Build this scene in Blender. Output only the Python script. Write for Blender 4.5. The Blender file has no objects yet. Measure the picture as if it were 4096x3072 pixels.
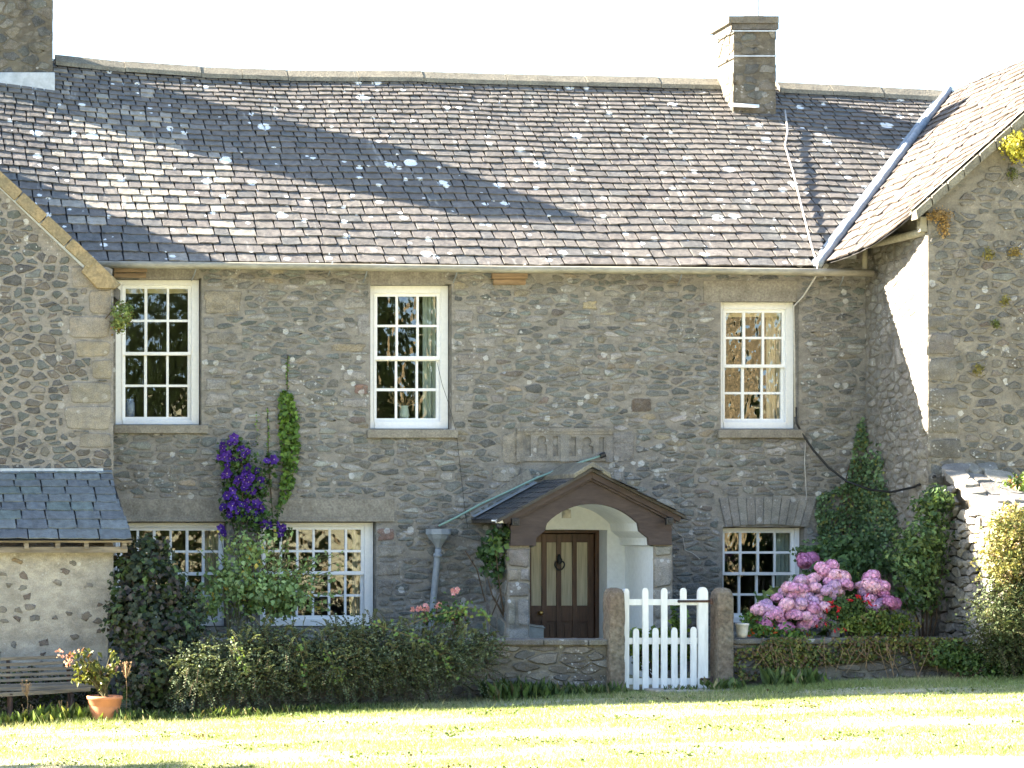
import bpy, math, random
import numpy as np
from mathutils import Vector, Matrix
from mathutils.geometry import tessellate_polygon
random.seed(11); rng = np.random.default_rng(11)
R = random.uniform
sc = bpy.context.scene
COL = sc.collection
# ---------------------------------------------------------------- camera frame
# facade stands in the plane y = 0; the lens is 32 m in front of it, image plane parallel to it (shift lens)
F, D, UV, HV, ZC = 5280.0, 32.0, -300.0, 1150.0, 2.0
def X(u, y): return (u-UV)*(D+y)/F
def Z(v, y): return ZC+(HV-v)*(D+y)/F
def P(u, v, y): return (X(u, y), y, Z(v, y))
def gz(x, y):
    return -0.2+0.048*(np.clip(x, -4, 15)-2.86)
def ground(u, y):
    x = X(u, y); return (x, y, float(gz(x, y)))
SUN = Vector((2.64, -.95, -1.45)).normalized()

# ---------------------------------------------------------------- mesh helpers
class MB:
    def __init__(s): s.v = []; s.f = []; s.c = []; s.sm = []
    def add(s, vs, fs, col=(1, 1, 1, 1), sm=True):
        fs = list(fs); s.sm.extend([sm]*len(fs)); o = len(s.v); s.v.extend(tuple(map(float, p)) for p in vs); s.f.extend(tuple(i+o for i in f) for f in fs)
        if isinstance(col, list): s.c.extend(col)
        else: s.c.extend([col if len(col) == 4 else (*col, 1)]*len(vs))
    def box(s, x0, x1, y0, y1, z0, z1, col=(1, 1, 1, 1)):
        vs = [(x, y, z) for z in (z0, z1) for y in (y0, y1) for x in (x0, x1)]
        s.add(vs, [(0, 2, 3, 1), (4, 5, 7, 6), (0, 1, 5, 4), (2, 6, 7, 3), (0, 4, 6, 2), (1, 3, 7, 5)], col, False)
    def pbox(s, u0, v0, u1, v1, y, dep, col=(1, 1, 1, 1)):   # box whose front face fills a rectangle of the facade frame at depth y
        s.box(X(u0, y), X(u1, y), y, y+dep, Z(v1, y), Z(v0, y), col)
    def prism(s, loops, y0, y1, col=(1, 1, 1, 1)):          # loops in (x, z); first outer, rest holes
        pts = [p for l in loops for p in l]; n = len(pts)
        tri = tessellate_polygon([[Vector((a, b, 0)) for a, b in l] for l in loops])
        fs = []
        for t in tri:
            a, b, c = [pts[i] for i in t]
            ar = (b[0]-a[0])*(c[1]-a[1])-(b[1]-a[1])*(c[0]-a[0])
            t = tuple(t) if ar > 0 else tuple(reversed(t))
            fs.append(t); fs.append(tuple(i+n for i in reversed(t)))
        o = 0
        for l in loops:
            m = len(l)
            A = sum(l[i][0]*l[(i+1) % m][1]-l[(i+1) % m][0]*l[i][1] for i in range(m))
            flip = (A < 0) ^ (o > 0)
            for i in range(m):
                a, b = o+i, o+(i+1) % m
                q = (b, a, a+n, b+n)
                fs.append(tuple(reversed(q)) if flip else q)
            o += m
        s.add([(a, y0, b) for a, b in pts]+[(a, y1, b) for a, b in pts], fs, col, False)
    def tube(s, pts, r, n=7, col=(1, 1, 1, 1), caps=True):
        pts = [Vector(p) for p in pts]; m = len(pts)
        rr = r if isinstance(r, (list, tuple)) else [r]*m
        vs = []; fs = []; ref = Vector((0.13, 0.31, 0.94))
        for i, p in enumerate(pts):
            d = (pts[min(i+1, m-1)]-pts[max(i-1, 0)])
            d = d.normalized() if d.length > 1e-9 else Vector((0, 0, 1))
            if abs(d.dot(ref)) > .97: ref = Vector((1, .2, 0)).normalized()
            a = d.cross(ref).normalized(); b = d.cross(a)
            for k in range(n):
                t = 2*math.pi*k/n
                vs.append(p+a*(math.cos(t)*rr[i])+b*(math.sin(t)*rr[i]))
        for i in range(m-1):
            for k in range(n):
                k2 = (k+1) % n
                fs.append((i*n+k, (i+1)*n+k, (i+1)*n+k2, i*n+k2))
        if caps:
            fs.append(tuple(range(n))); fs.append(tuple(reversed(range((m-1)*n, m*n))))
        s.add(vs, fs, col)
    def lathe(s, c, prof, n=20, col=(1, 1, 1, 1)):
        vs = []; fs = []
        for r, z in prof:
            for k in range(n):
                t = 2*math.pi*k/n; vs.append((c[0]+r*math.cos(t), c[1]+r*math.sin(t), c[2]+z))
        for i in range(len(prof)-1):
            for k in range(n):
                k2 = (k+1) % n; fs.append((i*n+k, i*n+k2, (i+1)*n+k2, (i+1)*n+k))
        fs.append(tuple(reversed(range(n)))); fs.append(tuple(range((len(prof)-1)*n, len(prof)*n)))
        s.add(vs, fs, col)
    def build(s, name, mat, parent=None, smooth=False, bevel=0):
        me = bpy.data.meshes.new(name); me.from_pydata(s.v, [], s.f)
        at = me.color_attributes.new('Col', 'FLOAT_COLOR', 'POINT')
        at.data.foreach_set('color', np.array(s.c, dtype=np.float32).ravel())
        return link(name, me, mat, parent, s.sm if smooth else False, bevel)

def link(name, me, mat, parent=None, smooth=False, bevel=0):
    me.materials.append(mat)
    if smooth: me.polygons.foreach_set('use_smooth', smooth)
    me.update()
    o = bpy.data.objects.new(name, me); COL.objects.link(o)
    if parent: setparent(o, parent)
    if bevel:
        b = o.modifiers.new('bevel', 'BEVEL'); b.width = bevel; b.segments = 2; b.limit_method = 'ANGLE'
    return o
WL = {}
def setparent(o, p):
    o.parent = p
    w = Vector((0, 0, 0)); q = p
    while q is not None: w = w+WL.get(q.name, Vector((0, 0, 0))); q = None
    o.matrix_parent_inverse = Matrix.Translation(-w)
def tag(o, label, cat, group=None, kind=None):
    if label: o['label'] = label
    if cat: o['category'] = cat
    if group: o['group'] = group
    if kind: o['kind'] = kind
    return o
def thing(name, label, cat, loc, group=None):
    o = bpy.data.objects.new(name, None); COL.objects.link(o); o.empty_display_size = .2
    o.location = loc; WL[o.name] = Vector(loc)
    return tag(o, label, cat, group)

def leafmesh(name, C, N, size, cols, mat, parent=None, wid=.42, droop=.5, fold=.18, axis=None):
    """many single leaves (folded kites) as one mesh: C centres, N facing normals"""
    n = len(C); N = N/np.maximum(np.linalg.norm(N, axis=1, keepdims=True), 1e-6)
    if axis is None:
        A = rng.normal(size=(n, 3)); A[:, 2] -= droop*1.6
    else: A = axis.copy()
    A -= N*np.sum(A*N, 1, keepdims=True); A /= np.maximum(np.linalg.norm(A, axis=1, keepdims=True), 1e-6)
    S = np.cross(N, A); size = np.asarray(size).reshape(-1, 1)*np.ones((n, 1))
    base = C-A*size*.5; tip = C+A*size*.5-N*size*.12
    l = C-A*size*.06-S*size*wid+N*size*fold; r = C-A*size*.06+S*size*wid+N*size*fold
    V = np.stack([base, l, tip, r], 1).reshape(-1, 3)
    T = (np.arange(n)[:, None]*4+np.array([0, 3, 2, 0, 2, 1])[None]).reshape(-1)
    return rawmesh(name, V, T, 3, np.repeat(cols, 4, 0), mat, parent)
def rawmesh(name, V, loops, k, cols, mat, parent=None):
    me = bpy.data.meshes.new(name)
    nf = len(loops)//k
    me.vertices.add(len(V)); me.vertices.foreach_set('co', V.astype(np.float32).ravel())
    me.loops.add(len(loops)); me.loops.foreach_set('vertex_index', loops.astype(np.int32))
    me.polygons.add(nf); me.polygons.foreach_set('loop_start', np.arange(0, nf*k, k, dtype=np.int32))
    me.update(calc_edges=True); me.validate()
    at = me.color_attributes.new('Col', 'FLOAT_COLOR', 'POINT')
    c4 = np.ones((len(V), 4), dtype=np.float32); c4[:, :3] = cols[:, :3]
    at.data.foreach_set('color', c4.ravel())
    return link(name, me, mat, parent)

# ---------------------------------------------------------------- materials
def newmat(name):
    m = bpy.data.materials.new(name); m.use_nodes = True; nt = m.node_tree; nt.nodes.clear()
    out = nt.nodes.new('ShaderNodeOutputMaterial'); return m, nt, out
def nd(nt, typ, ins=None, **props):
    n = nt.nodes.new('ShaderNode'+typ)
    for k, v in props.items(): setattr(n, k, v)
    for k, v in (ins or {}).items():
        if hasattr(v, 'is_linked'): nt.links.new(v, n.inputs[k])
        else: n.inputs[k].default_value = v
    return n
def rgba(c): return (c[0], c[1], c[2], 1.0)
def coords(nt, scale=(1, 1, 1)):
    tc = nd(nt, 'TexCoord'); return nd(nt, 'Mapping', {'Vector': tc.outputs['Object'], 'Scale': scale}).outputs[0]
def noise(nt, vec, scale, detail=4, rough=.6):
    return nd(nt, 'TexNoise', {'Vector': vec, 'Scale': scale, 'Detail': detail, 'Roughness': rough}).outputs['Fac']
def mathn(nt, op, a, b=0.0, clamp=False):
    return nd(nt, 'Math', {0: a, 1: b}, operation=op, use_clamp=clamp).outputs[0]
def mrange(nt, v, a, b, c=0.0, d=1.0):
    return nd(nt, 'MapRange', {'Value': v, 'From Min': a, 'From Max': b, 'To Min': c, 'To Max': d}).outputs[0]
def mix(nt, f, a, b, mode='MIX'):
    n = nd(nt, 'Mix', None, data_type='RGBA', blend_type=mode, clamp_factor=True)
    for s, v in ((0, f), (6, a), (7, b)):
        if hasattr(v, 'is_linked'): nt.links.new(v, n.inputs[s])
        else: n.inputs[s].default_value = v if s == 0 else rgba(v)
    return n.outputs[2]
def grey(nt, v): return nd(nt, 'CombineColor', {0: v, 1: v, 2: v}).outputs[0]
def finish(nt, out, base, rough=.8, height=None, dist=.01, spec=.3, metal=0, strength=1.0):
    b = nd(nt, 'BsdfPrincipled', {'Roughness': rough, 'Metallic': metal})
    b.inputs['Specular IOR Level'].default_value = spec
    if hasattr(base, 'is_linked'): nt.links.new(base, b.inputs['Base Color'])
    else: b.inputs['Base Color'].default_value = rgba(base)
    if height is not None:
        bp = nd(nt, 'Bump', {'Height': height, 'Distance': dist, 'Strength': strength}); nt.links.new(bp.outputs[0], b.inputs['Normal'])
    nt.links.new(b.outputs[0], out.inputs[0]); return b

def lichen(nt, vec, base, scale, rad, keep, col=(.62, .63, .6), mask=None):
    """round crusts of pale lichen with frayed rims"""
    w = nd(nt, 'TexNoise', {'Vector': vec, 'Scale': 28.0, 'Detail': 3.0}).outputs['Color']
    wv = nd(nt, 'VectorMath', {0: w, 1: (.5, .5, .5)}, operation='SUBTRACT').outputs[0]
    wv = nd(nt, 'VectorMath', {0: wv, 3: .045}, operation='SCALE').outputs[0]
    v2 = nd(nt, 'VectorMath', {0: vec, 1: wv}, operation='ADD').outputs[0]
    vo = nd(nt, 'TexVoronoi', {'Vector': v2, 'Scale': scale}, feature='F1')
    sep = nd(nt, 'SeparateColor', {0: vo.outputs['Color']})
    r = mathn(nt, 'MULTIPLY', sep.outputs[1], rad)
    on = mathn(nt, 'GREATER_THAN', sep.outputs[0], 1-keep)
    d = mathn(nt, 'SUBTRACT', r, vo.outputs['Distance'])
    f = mrange(nt, d, 0, rad*.12)
    f = mathn(nt, 'MULTIPLY', f, on)
    if mask is not None: f = mathn(nt, 'MULTIPLY', f, mask)
    f = mathn(nt, 'MULTIPLY', f, mrange(nt, noise(nt, vec, 90, 2), .3, .55, .45, 1))
    return mix(nt, f, base, col)

def wall_mat(name, mort_a, mort_b, buried=.0, lich=.5, speck=.5, soft=.9, streak=0.0, pebbles=.0):
    m, nt, out = newmat(name); vec = coords(nt)
    at = nd(nt, 'Attribute', attribute_name='Col')
    n1 = noise(nt, vec, 13, 5); n2 = noise(nt, vec, 75, 4, .7); n0 = noise(nt, vec, .9, 4); n3 = noise(nt, coords(nt, (1, 1, 2.2)), 4, 5, .65)
    f = mathn(nt, 'ADD', at.outputs['Alpha'], mathn(nt, 'MULTIPLY', mathn(nt, 'SUBTRACT', n1, .5), soft))
    f = mathn(nt, 'SUBTRACT', f, mathn(nt, 'MULTIPLY', mrange(nt, n3, .42, .62), buried))
    f = mrange(nt, f, .32, .62)
    mort = mix(nt, mrange(nt, n0, .35, .65), mort_a, mort_b)
    mort = mix(nt, mrange(nt, n3, .45, .75, 0, .35), mort, (.12, .105, .085))
    pv = nd(nt, 'TexVoronoi', {'Vector': coords(nt, (1, 1, 2.3)), 'Scale': 8.5}, feature='F1')
    pe = nd(nt, 'TexVoronoi', {'Vector': coords(nt, (1, 1, 2.3)), 'Scale': 8.5}, feature='DISTANCE_TO_EDGE')
    pc = nd(nt, 'SeparateColor', {0: pv.outputs['Color']})
    pcol = mix(nt, pc.outputs[0], (.1, .105, .095), (.27, .245, .205))
    pm = mathn(nt, 'MULTIPLY', mrange(nt, mathn(nt, 'ADD', pe.outputs['Distance'], mathn(nt, 'MULTIPLY', mathn(nt, 'SUBTRACT', n1, .5), .35)), .06, .2, 0, pebbles), mrange(nt, pc.outputs[1], .25, .6))
    mort = mix(nt, pm, mort, pcol)
    st = mix(nt, mrange(nt, n1, .3, .7, 0, .5), at.outputs['Color'], grey(nt, mrange(nt, n2, .3, .7, .07, .27)))
    base = mix(nt, f, mort, st)
    base = mix(nt, 1.0, base, grey(nt, mrange(nt, n2, .25, .75, .72, 1.28)), 'MULTIPLY')
    if streak:
        n4 = noise(nt, coords(nt, (2.5, 2.5, .25)), 2, 4)
        base = mix(nt, mrange(nt, n4, .5, .7, 0, streak), base, (.07, .062, .05))
    base = mix(nt, 1.0, base, grey(nt, mrange(nt, noise(nt, coords(nt, (1, 1, 1.6)), 5.5, 4, .6), .3, .7, .76, 1.24)), 'MULTIPLY')
    mk = mrange(nt, noise(nt, vec, 1.3, 3), .45, .62)
    base = lichen(nt, vec, base, 9, .42, lich, (.5, .5, .48), mk)
    base = lichen(nt, vec, base, 26, .42, speck, (.45, .45, .43), mrange(nt, noise(nt, vec, 1.4, 4), .52, .64))
    h = mathn(nt, 'ADD', mathn(nt, 'MULTIPLY', n2, .35), mathn(nt, 'MULTIPLY', n1, .8))
    h = mathn(nt, 'ADD', h, mathn(nt, 'MULTIPLY', f, .5))
    finish(nt, out, base, .92, h, .022, .15); return m
def slate_mat(name, lich=.5, rough=.6, rad=.24, streaks=True, lcol=(.66, .68, .66)):
    m, nt, out = newmat(name); vec = coords(nt)
    at = nd(nt, 'Attribute', attribute_name='Col')
    n1 = noise(nt, vec, 11, 5); n2 = noise(nt, vec, 60, 4, .7); n0 = noise(nt, vec, 1.1, 4)
    base = mix(nt, 1.0, at.outputs['Color'], grey(nt, mrange(nt, n1, .3, .7, .7, 1.3)), 'MULTIPLY')
    base = mix(nt, 1.0, base, grey(nt, mrange(nt, n2, .3, .7, .82, 1.18)), 'MULTIPLY')
    base = mix(nt, mrange(nt, n0, .58, .75, 0, .35), base, (.2, .2, .17))
    if streaks:
        s = noise(nt, coords(nt, (5, .9, .9)), 1.3, 4)
        base = mix(nt, mrange(nt, s, .63, .74, 0, .55), base, (.42, .41, .38))
    if lich: base = lichen(nt, vec, base, 2.7, rad, lich, lcol)
    if lich: base = lichen(nt, vec, base, 5.2, rad, lich*.7, lcol)
    h = mathn(nt, 'ADD', mathn(nt, 'MULTIPLY', n2, .4), n1)
    finish(nt, out, base, rough, h, .012, .3); return m
def plain(name, col, rough=.7, var=.25, scale=20, bump=.004, spec=.3, metal=0, col2=None, stretch=(1, 1, 1), attr=False, grime=0.0):
    m, nt, out = newmat(name); vec = coords(nt, stretch)
    n1 = noise(nt, vec, scale, 5); n2 = noise(nt, vec, scale*.12, 4)
    b = nd(nt, 'Attribute', attribute_name='Col').outputs['Color'] if attr else col
    if col2: b = mix(nt, mrange(nt, n2, .38, .62), b, col2)
    elif not attr: b = mix(nt, 0.0, b, b)
    b = mix(nt, 1.0, b, grey(nt, mrange(nt, n1, .25, .75, 1-var, 1+var)), 'MULTIPLY')
    if grime: b = mix(nt, mrange(nt, noise(nt, vec, scale*.3, 5), .5, .72, 0, grime), b, (.09, .08, .06))
    finish(nt, out, b, rough, n1 if bump else None, bump, spec, metal); return m
def leaf_mat(name, trans=.3, gloss=.25, rough=.45):
    m, nt, out = newmat(name)
    at = nd(nt, 'Attribute', attribute_name='Col'); vec = coords(nt)
    c = mix(nt, 1.0, at.outputs['Color'], grey(nt, mrange(nt, noise(nt, vec, 35, 3), .3, .7, .75, 1.25)), 'MULTIPLY')
    b = nd(nt, 'BsdfPrincipled', {'Base Color': c, 'Roughness': rough}); b.inputs['Specular IOR Level'].default_value = gloss
    t = nd(nt, 'BsdfTranslucent', {'Color': mix(nt, 1.0, c, (1.15, 1.1, .6), 'MULTIPLY')})
    mx = nd(nt, 'MixShader', {0: trans, 1: b.outputs[0], 2: t.outputs[0]}); nt.links.new(mx.outputs[0], out.inputs[0]); return m
def glass_mat(name, refl=.2, ripple=.02):
    m, nt, out = newmat(name); vec = coords(nt, (1, 1, .6))
    n = noise(nt, vec, 5, 2); bp = nd(nt, 'Bump', {'Height': n, 'Distance': ripple, 'Strength': 1.0})
    g = nd(nt, 'BsdfGlossy', {'Color': (1, 1, 1, 1), 'Roughness': .01, 'Normal': bp.outputs[0]})
    t = nd(nt, 'BsdfTransparent', {'Color': (.85, .88, .86, 1)})
    mx = nd(nt, 'MixShader', {0: refl, 1: t.outputs[0], 2: g.outputs[0]}); nt.links.new(mx.outputs[0], out.inputs[0]); return m

M = {}
M['facade'] = wall_mat('facade_rubble', (.25, .232, .202), (.225, .212, .19), .58, .5, .5, 1.25, .12, .6)
M['gable'] = wall_mat('gable_rubble', (.262, .238, .208), (.232, .216, .194), .12, .35, .35, .7, 0, .5)
M['barn'] = wall_mat('barn_rubble', (.215, .195, .16), (.19, .175, .147), .52, .45, .5, 1.2, .25, .6)
M['render'] = wall_mat('leanto_render', (.4, .37, .315), (.33, .31, .275), .3, .2, .25, .9, .12)
M['chimney'] = wall_mat('chimney_stone', (.115, .1, .075), (.15, .135, .1), .35, .3, .3, .9, .45, .6)
M['lowwall'] = wall_mat('garden_wall_stone', (.2, .18, .14), (.15, .135, .11), .4, .6, .6, 1.0, .3, .6)
M['drystone'] = wall_mat('dry_stone', (.05, .045, .035), (.05, .045, .035), 0, .35, .3, .3)
M['dressed'] = wall_mat('dressed_stone', (.27, .245, .2), (.22, .2, .17), 0, .55, .6, .5, .2)
M['lintel'] = plain('cement_lintel', (.26, .24, .2), .9, .35, 45, .006, .1, col2=(.2, .18, .15), grime=.3)
M['slate'] = slate_mat('stone_slate', .85, .6, .27, True, (.8, .82, .8))
M['slate2'] = slate_mat('wing_slate', .4, .75, .22)
M['slate_blue'] = slate_mat('blue_slate', .05, .5, .15, False)
M['slate_porch'] = slate_mat('porch_slate', .12, .4, .15, False)
M['ridge'] = plain('ridge_stone', (.22, .205, .16), .9, .4, 40, .01, .1, col2=(.165, .155, .125), grime=.4)
M['under'] = plain('roof_underlay', (.03, .03, .03), .95, .2, 9, 0, .05)
M['coping'] = plain('coping_stone', (.3, .23, .13), .9, .4, 30, .008, .1, col2=(.2, .17, .11), grime=.35)
M['lead'] = plain('lead', (.36, .41, .46), .5, .22, 14, .004, .5, col2=(.45, .48, .5), grime=.2)
M['white'] = plain('white_paint', (.78, .78, .77), .42, .06, 30, .0012, .4)
M['gatewhite'] = plain('gate_paint', (.72, .73, .72), .5, .12, 25, .002, .3, stretch=(1, 1, .2), grime=.2)
M['plaster'] = plain('white_plaster', (.76, .78, .78), .85, .07, 14, .006, .1, grime=.05)
M['board'] = plain('dark_timber', (.075, .055, .047), .62, .3, 24, .004, .25, col2=(.055, .04, .036), stretch=(.25, 1, 1))
M['door'] = plain('door_timber', (.1, .05, .027), .42, .35, 30, .002, .4, col2=(.065, .033, .019), stretch=(1, 1, .12))
M['wood'] = plain('weathered_wood', (.25, .215, .17), .85, .45, 30, .006, .15, col2=(.17, .145, .112), stretch=(.12, 1, 1), grime=.3)
M['rawwood'] = plain('raw_timber', (.27, .185, .11), .8, .4, 30, .006, .15, col2=(.2, .145, .095), stretch=(.12, 1, 1), grime=.3)
M['iron'] = plain('rusty_iron', (.045, .035, .034), .7, .4, 40, .003, .3, col2=(.08, .04, .025))
M['black'] = plain('black_iron', (.012, .012, .013), .45, .2, 30, 0, .5)
M['brass'] = plain('brass', (.5, .36, .14), .3, .15, 20, 0, .5, 1.0)
M['mortar'] = plain('lime_mortar', (.5, .47, .4), .9, .3, 25, .01, .1, grime=.2)
M['valley'] = plain('valley_lead', (.2, .245, .29), .6, .25, 14, .006, .35, col2=(.27, .3, .33), grime=.2)
M['gutter'] = plain('gutter_paint', (.32, .3, .24), .6, .25, 22, .002, .3, col2=(.26, .24, .18), stretch=(.4, 1, 1), grime=.45)
M['pipe'] = plain('grey_pipe', (.24, .27, .3), .55, .15, 20, .001, .35, grime=.15)
M['copper'] = plain('green_copper', (.22, .34, .29), .7, .2, 30, .002, .3)
M['cable'] = plain('black_cable', (.012, .012, .013), .5, .1, 20, 0, .4)
M['palewire'] = plain('pale_wire', (.42, .4, .36), .6, .2, 20, 0, .3)
M['sandstone'] = plain('gatepost_sandstone', (.185, .145, .11), .95, .5, 22, .03, .05, col2=(.2, .178, .14), grime=.55)
M['terracotta'] = plain('terracotta', (.55, .23, .12), .75, .12, 12, .001, .2)
M['potwhite'] = plain('white_pot', (.6, .57, .5), .6, .2, 20, .001, .3, grime=.4)
M['curtain'] = plain('curtain_cloth', (.46, .52, .46), .9, .12, 9, 0, .05)
M['blind'] = plain('blind_cloth', (.62, .54, .38), .9, .1, 9, 0, .05)
M['cream'] = plain('net_cloth', (.44, .39, .27), .6, .35, 16, .003, .3, stretch=(3, 1, .12))
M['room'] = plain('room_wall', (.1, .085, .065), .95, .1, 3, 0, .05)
M['vase'] = plain('vase_glaze', (.5, .53, .58), .25, .2, 30, 0, .5, col2=(.06, .1, .25))
M['crate'] = plain('grey_box', (.3, .3, .28), .7, .2, 20, .001, .2)
M['leaf'] = leaf_mat('leaf')
M['leafdull'] = leaf_mat('leaf_dull', .18, .15, .6)
M['petal'] = leaf_mat('petal', .3, .1, .7)
M['stem'] = plain('stem', (.11, .1, .05), .8, .3, 30, 0, .15)
M['twig'] = plain('twig', (.085, .06, .04), .85, .3, 30, 0, .1)
M['drystem'] = plain('dry_stem', (.3, .2, .11), .85, .3, 30, 0, .1)
M['glass'] = glass_mat('window_glass', .13)
M['soil'] = plain('soil', (.06, .045, .03), .95, .4, 14, .02, .05)
M['paving'] = plain('path_stone', (.3, .28, .24), .9, .3, 14, .008, .1, grime=.3)

# ---------------------------------------------------------------- rubble walls
def inside(poly, px, pz):
    c = False; n = len(poly); j = n-1
    for i in range(n):
        xi, zi = poly[i]; xj, zj = poly[j]
        if (zi > pz) != (zj > pz) and px < (xj-xi)*(pz-zi)/(zj-zi)+xi: c = not c
        j = i
    return c
def stone(mb, mp, a, b, w, h, col, proud, n=10, rect=False, depth=.0):
    cx, cz = a+w/2, b+h/2; ro = R(-.07, .07) if not rect else R(-.015, .015)
    ex = R(.32, .62) if not rect else .28
    out, inn = [], []
    kx, kz = R(-.18, .18), R(-.2, .2)
    for k in range(n):
        t = 2*math.pi*(k+R(-.25, .25))/n
        c, s = math.cos(t), math.sin(t)
        j = R(.78, 1.12) if not rect else R(.96, 1.03)
        x = math.copysign(abs(c)**ex, c)*w/2*j*(1+kx*s); z = math.copysign(abs(s)**ex, s)*h/2*j*(1+kz*c)
        x, z = x*math.cos(ro)-z*math.sin(ro), x*math.sin(ro)+z*math.cos(ro)
        out.append((x, z))
    q = .74 if not rect else max(.6, 1-.05/min(w, h))
    vs = [mp(cx+x, cz+z, depth) for x, z in out]+[mp(cx+x*q, cz+z*q, proud*R(.75, 1.1)) for x, z in out]+[mp(cx, cz, proud*R(.9, 1.2))]
    fs = []
    for k in range(n):
        k2 = (k+1) % n
        fs.append((k, k2, n+k2, n+k)); fs.append((n+k, n+k2, 2*n))
    mb.add(vs, fs, [(*col, 0.0)]*n+[(*col, 1.0)]*(n+1))
def jit(c, a=.18):
    k = R(1-a, 1+a); return tuple(max(0.004, x*k*R(1-a*.12, 1+a*.12)) for x in c)
PAL = [((.138, .15, .138), 5), ((.165, .172, .157), 4), ((.19, .18, .154), 4), ((.23, .222, .2), 4), ((.11, .115, .108), 1.4), ((.29, .285, .262), 2.4), ((.25, .212, .148), 1.1), ((.19, .155, .128), .35)]
def pick(pal):
    t = R(0, sum(w for _, w in pal))
    for c, w in pal:
        t -= w
        if t <= 0: return c
    return pal[-1][0]
def halfclip(poly, nx, nz, d):
    """keep the side nx*x+nz*z <= d"""
    out = []; m = len(poly)
    for i in range(m):
        p, q = poly[i], poly[(i+1) % m]; a, b = nx*p[0]+nz*p[1]-d, nx*q[0]+nz*q[1]-d
        if a <= 0: out.append(p)
        if (a < 0 < b) or (b < 0 < a): t = a/(a-b); out.append((p[0]+(q[0]-p[0])*t, p[1]+(q[1]-p[1])*t))
    return out
def rubble(mb, poly, holes, mp, cell=(.2, .085), pal=PAL, cover=.95, proud=.014, shrink=(.74, .94), blocks=(), drop=.16, jag=.10, var=.22, sharp=False):
    """random rubble: irregular fitted stones (cells of a jittered, stretched point set), cut back at openings and dressed blocks"""
    for a0, b0, a1, b1, c in blocks: stone(mb, mp, a0, b0, a1-a0, b1-b0, jit(c, .08), .007, 16, True)
    hs = list(holes)+[(a0, b0, a1, b1) for a0, b0, a1, b1, _ in blocks]
    xs = [p[0] for p in poly]; zs = [p[1] for p in poly]; x0, x1, z0, z1 = min(xs), max(xs), min(zs), max(zs)
    w, h = cell; nx, nz = int((x1-x0)/w)+3, int((z1-z0)/h)+3
    pts = {}
    for j in range(-1, nz):
        sh = R(-.5, .5)
        for i in range(-1, nx):
            pts[i, j] = None if R(0, 1) < drop else (x0/w+i+.5+sh+R(-.42, .42), z0/h+j+.5+R(-.40, .40)+.25*math.sin(i*.5+j*.21))
    for (i, j), c in pts.items():
        if c is None: continue
        cx, cz = c[0]*w, c[1]*h
        if not inside(poly, cx, cz) or R(0, 1) > cover: continue
        if any(p < cx < r and q < cz < t for p, q, r, t in hs): continue
        pl = [(c[0]-2, c[1]-2), (c[0]+2, c[1]-2), (c[0]+2, c[1]+2), (c[0]-2, c[1]+2)]
        for dj in (-2, -1, 0, 1, 2):
            for di in (-3, -2, -1, 0, 1, 2, 3):
                q = pts.get((i+di, j+dj))
                if q is None or (di == 0 and dj == 0): continue
                ax, az = q[0]-c[0], q[1]-c[1]; pl = halfclip(pl, ax, az, ax*(q[0]+c[0])/2+az*(q[1]+c[1])/2)
        pl = [(a*w, b*h) for a, b in pl]
        for p, q, r, t in hs:
            if not (min(a for a, _ in pl) < r and max(a for a, _ in pl) > p and min(b for _, b in pl) < t and max(b for _, b in pl) > q): continue
            opt = [(p-cx, (1, 0, p)), (cx-r, (-1, 0, -r)), (q-cz, (0, 1, q)), (cz-t, (0, -1, -t))]
            pl = halfclip(pl, *max(opt)[1])
        pl = halfclip(halfclip(halfclip(halfclip(pl, 1, 0, x1), -1, 0, -x0), 0, 1, z1), 0, -1, -z0)
        if len(pl) < 3: continue
        mx, mz = sum(a for a, _ in pl)/len(pl), sum(b for _, b in pl)/len(pl)
        if not all(inside(poly, mx+(a-mx)*.85, mz+(b-mz)*.85) for a, b in pl): continue
        k = R(*shrink); ex = []
        for n_ in range(len(pl)):
            a, b = pl[n_]; a2, b2 = pl[(n_+1) % len(pl)]
            e = math.hypot(a2-a, b2-b)
            if e < .012: continue
            for t in ((.12, .5, .88) if e > .07 else (.2, .75)):
                ex.append((a+(a2-a)*t+R(-1, 1)*jag*h, b+(b2-b)*t+R(-1, 1)*jag*h))
        n = len(ex)
        if n < 4: continue
        col = jit(pick(pal), var); pr = proud*R(.5, 1.3); g = .80
        tx, tz = R(-.25, .25)*pr, R(-.25, .25)*pr
        vs = [mp(mx+(a-mx)*k, mz+(b-mz)*k, 0) for a, b in ex]+[mp(mx+(a-mx)*k*g, mz+(b-mz)*k*g, pr*R(.85, 1.1)+tx*(a-mx)/w+tz*(b-mz)/h) for a, b in ex]+[mp(mx, mz, pr*R(.95, 1.15))]
        fs = []
        for q in range(n):
            q2 = (q+1) % n; fs.append((q, q2, n+q2, n+q)); fs.append((n+q, n+q2, 2*n))
        mb.add(vs, fs, [(*col, 0.0)]*n+[(*col, 1.0)]*(n+1), not sharp)
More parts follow.
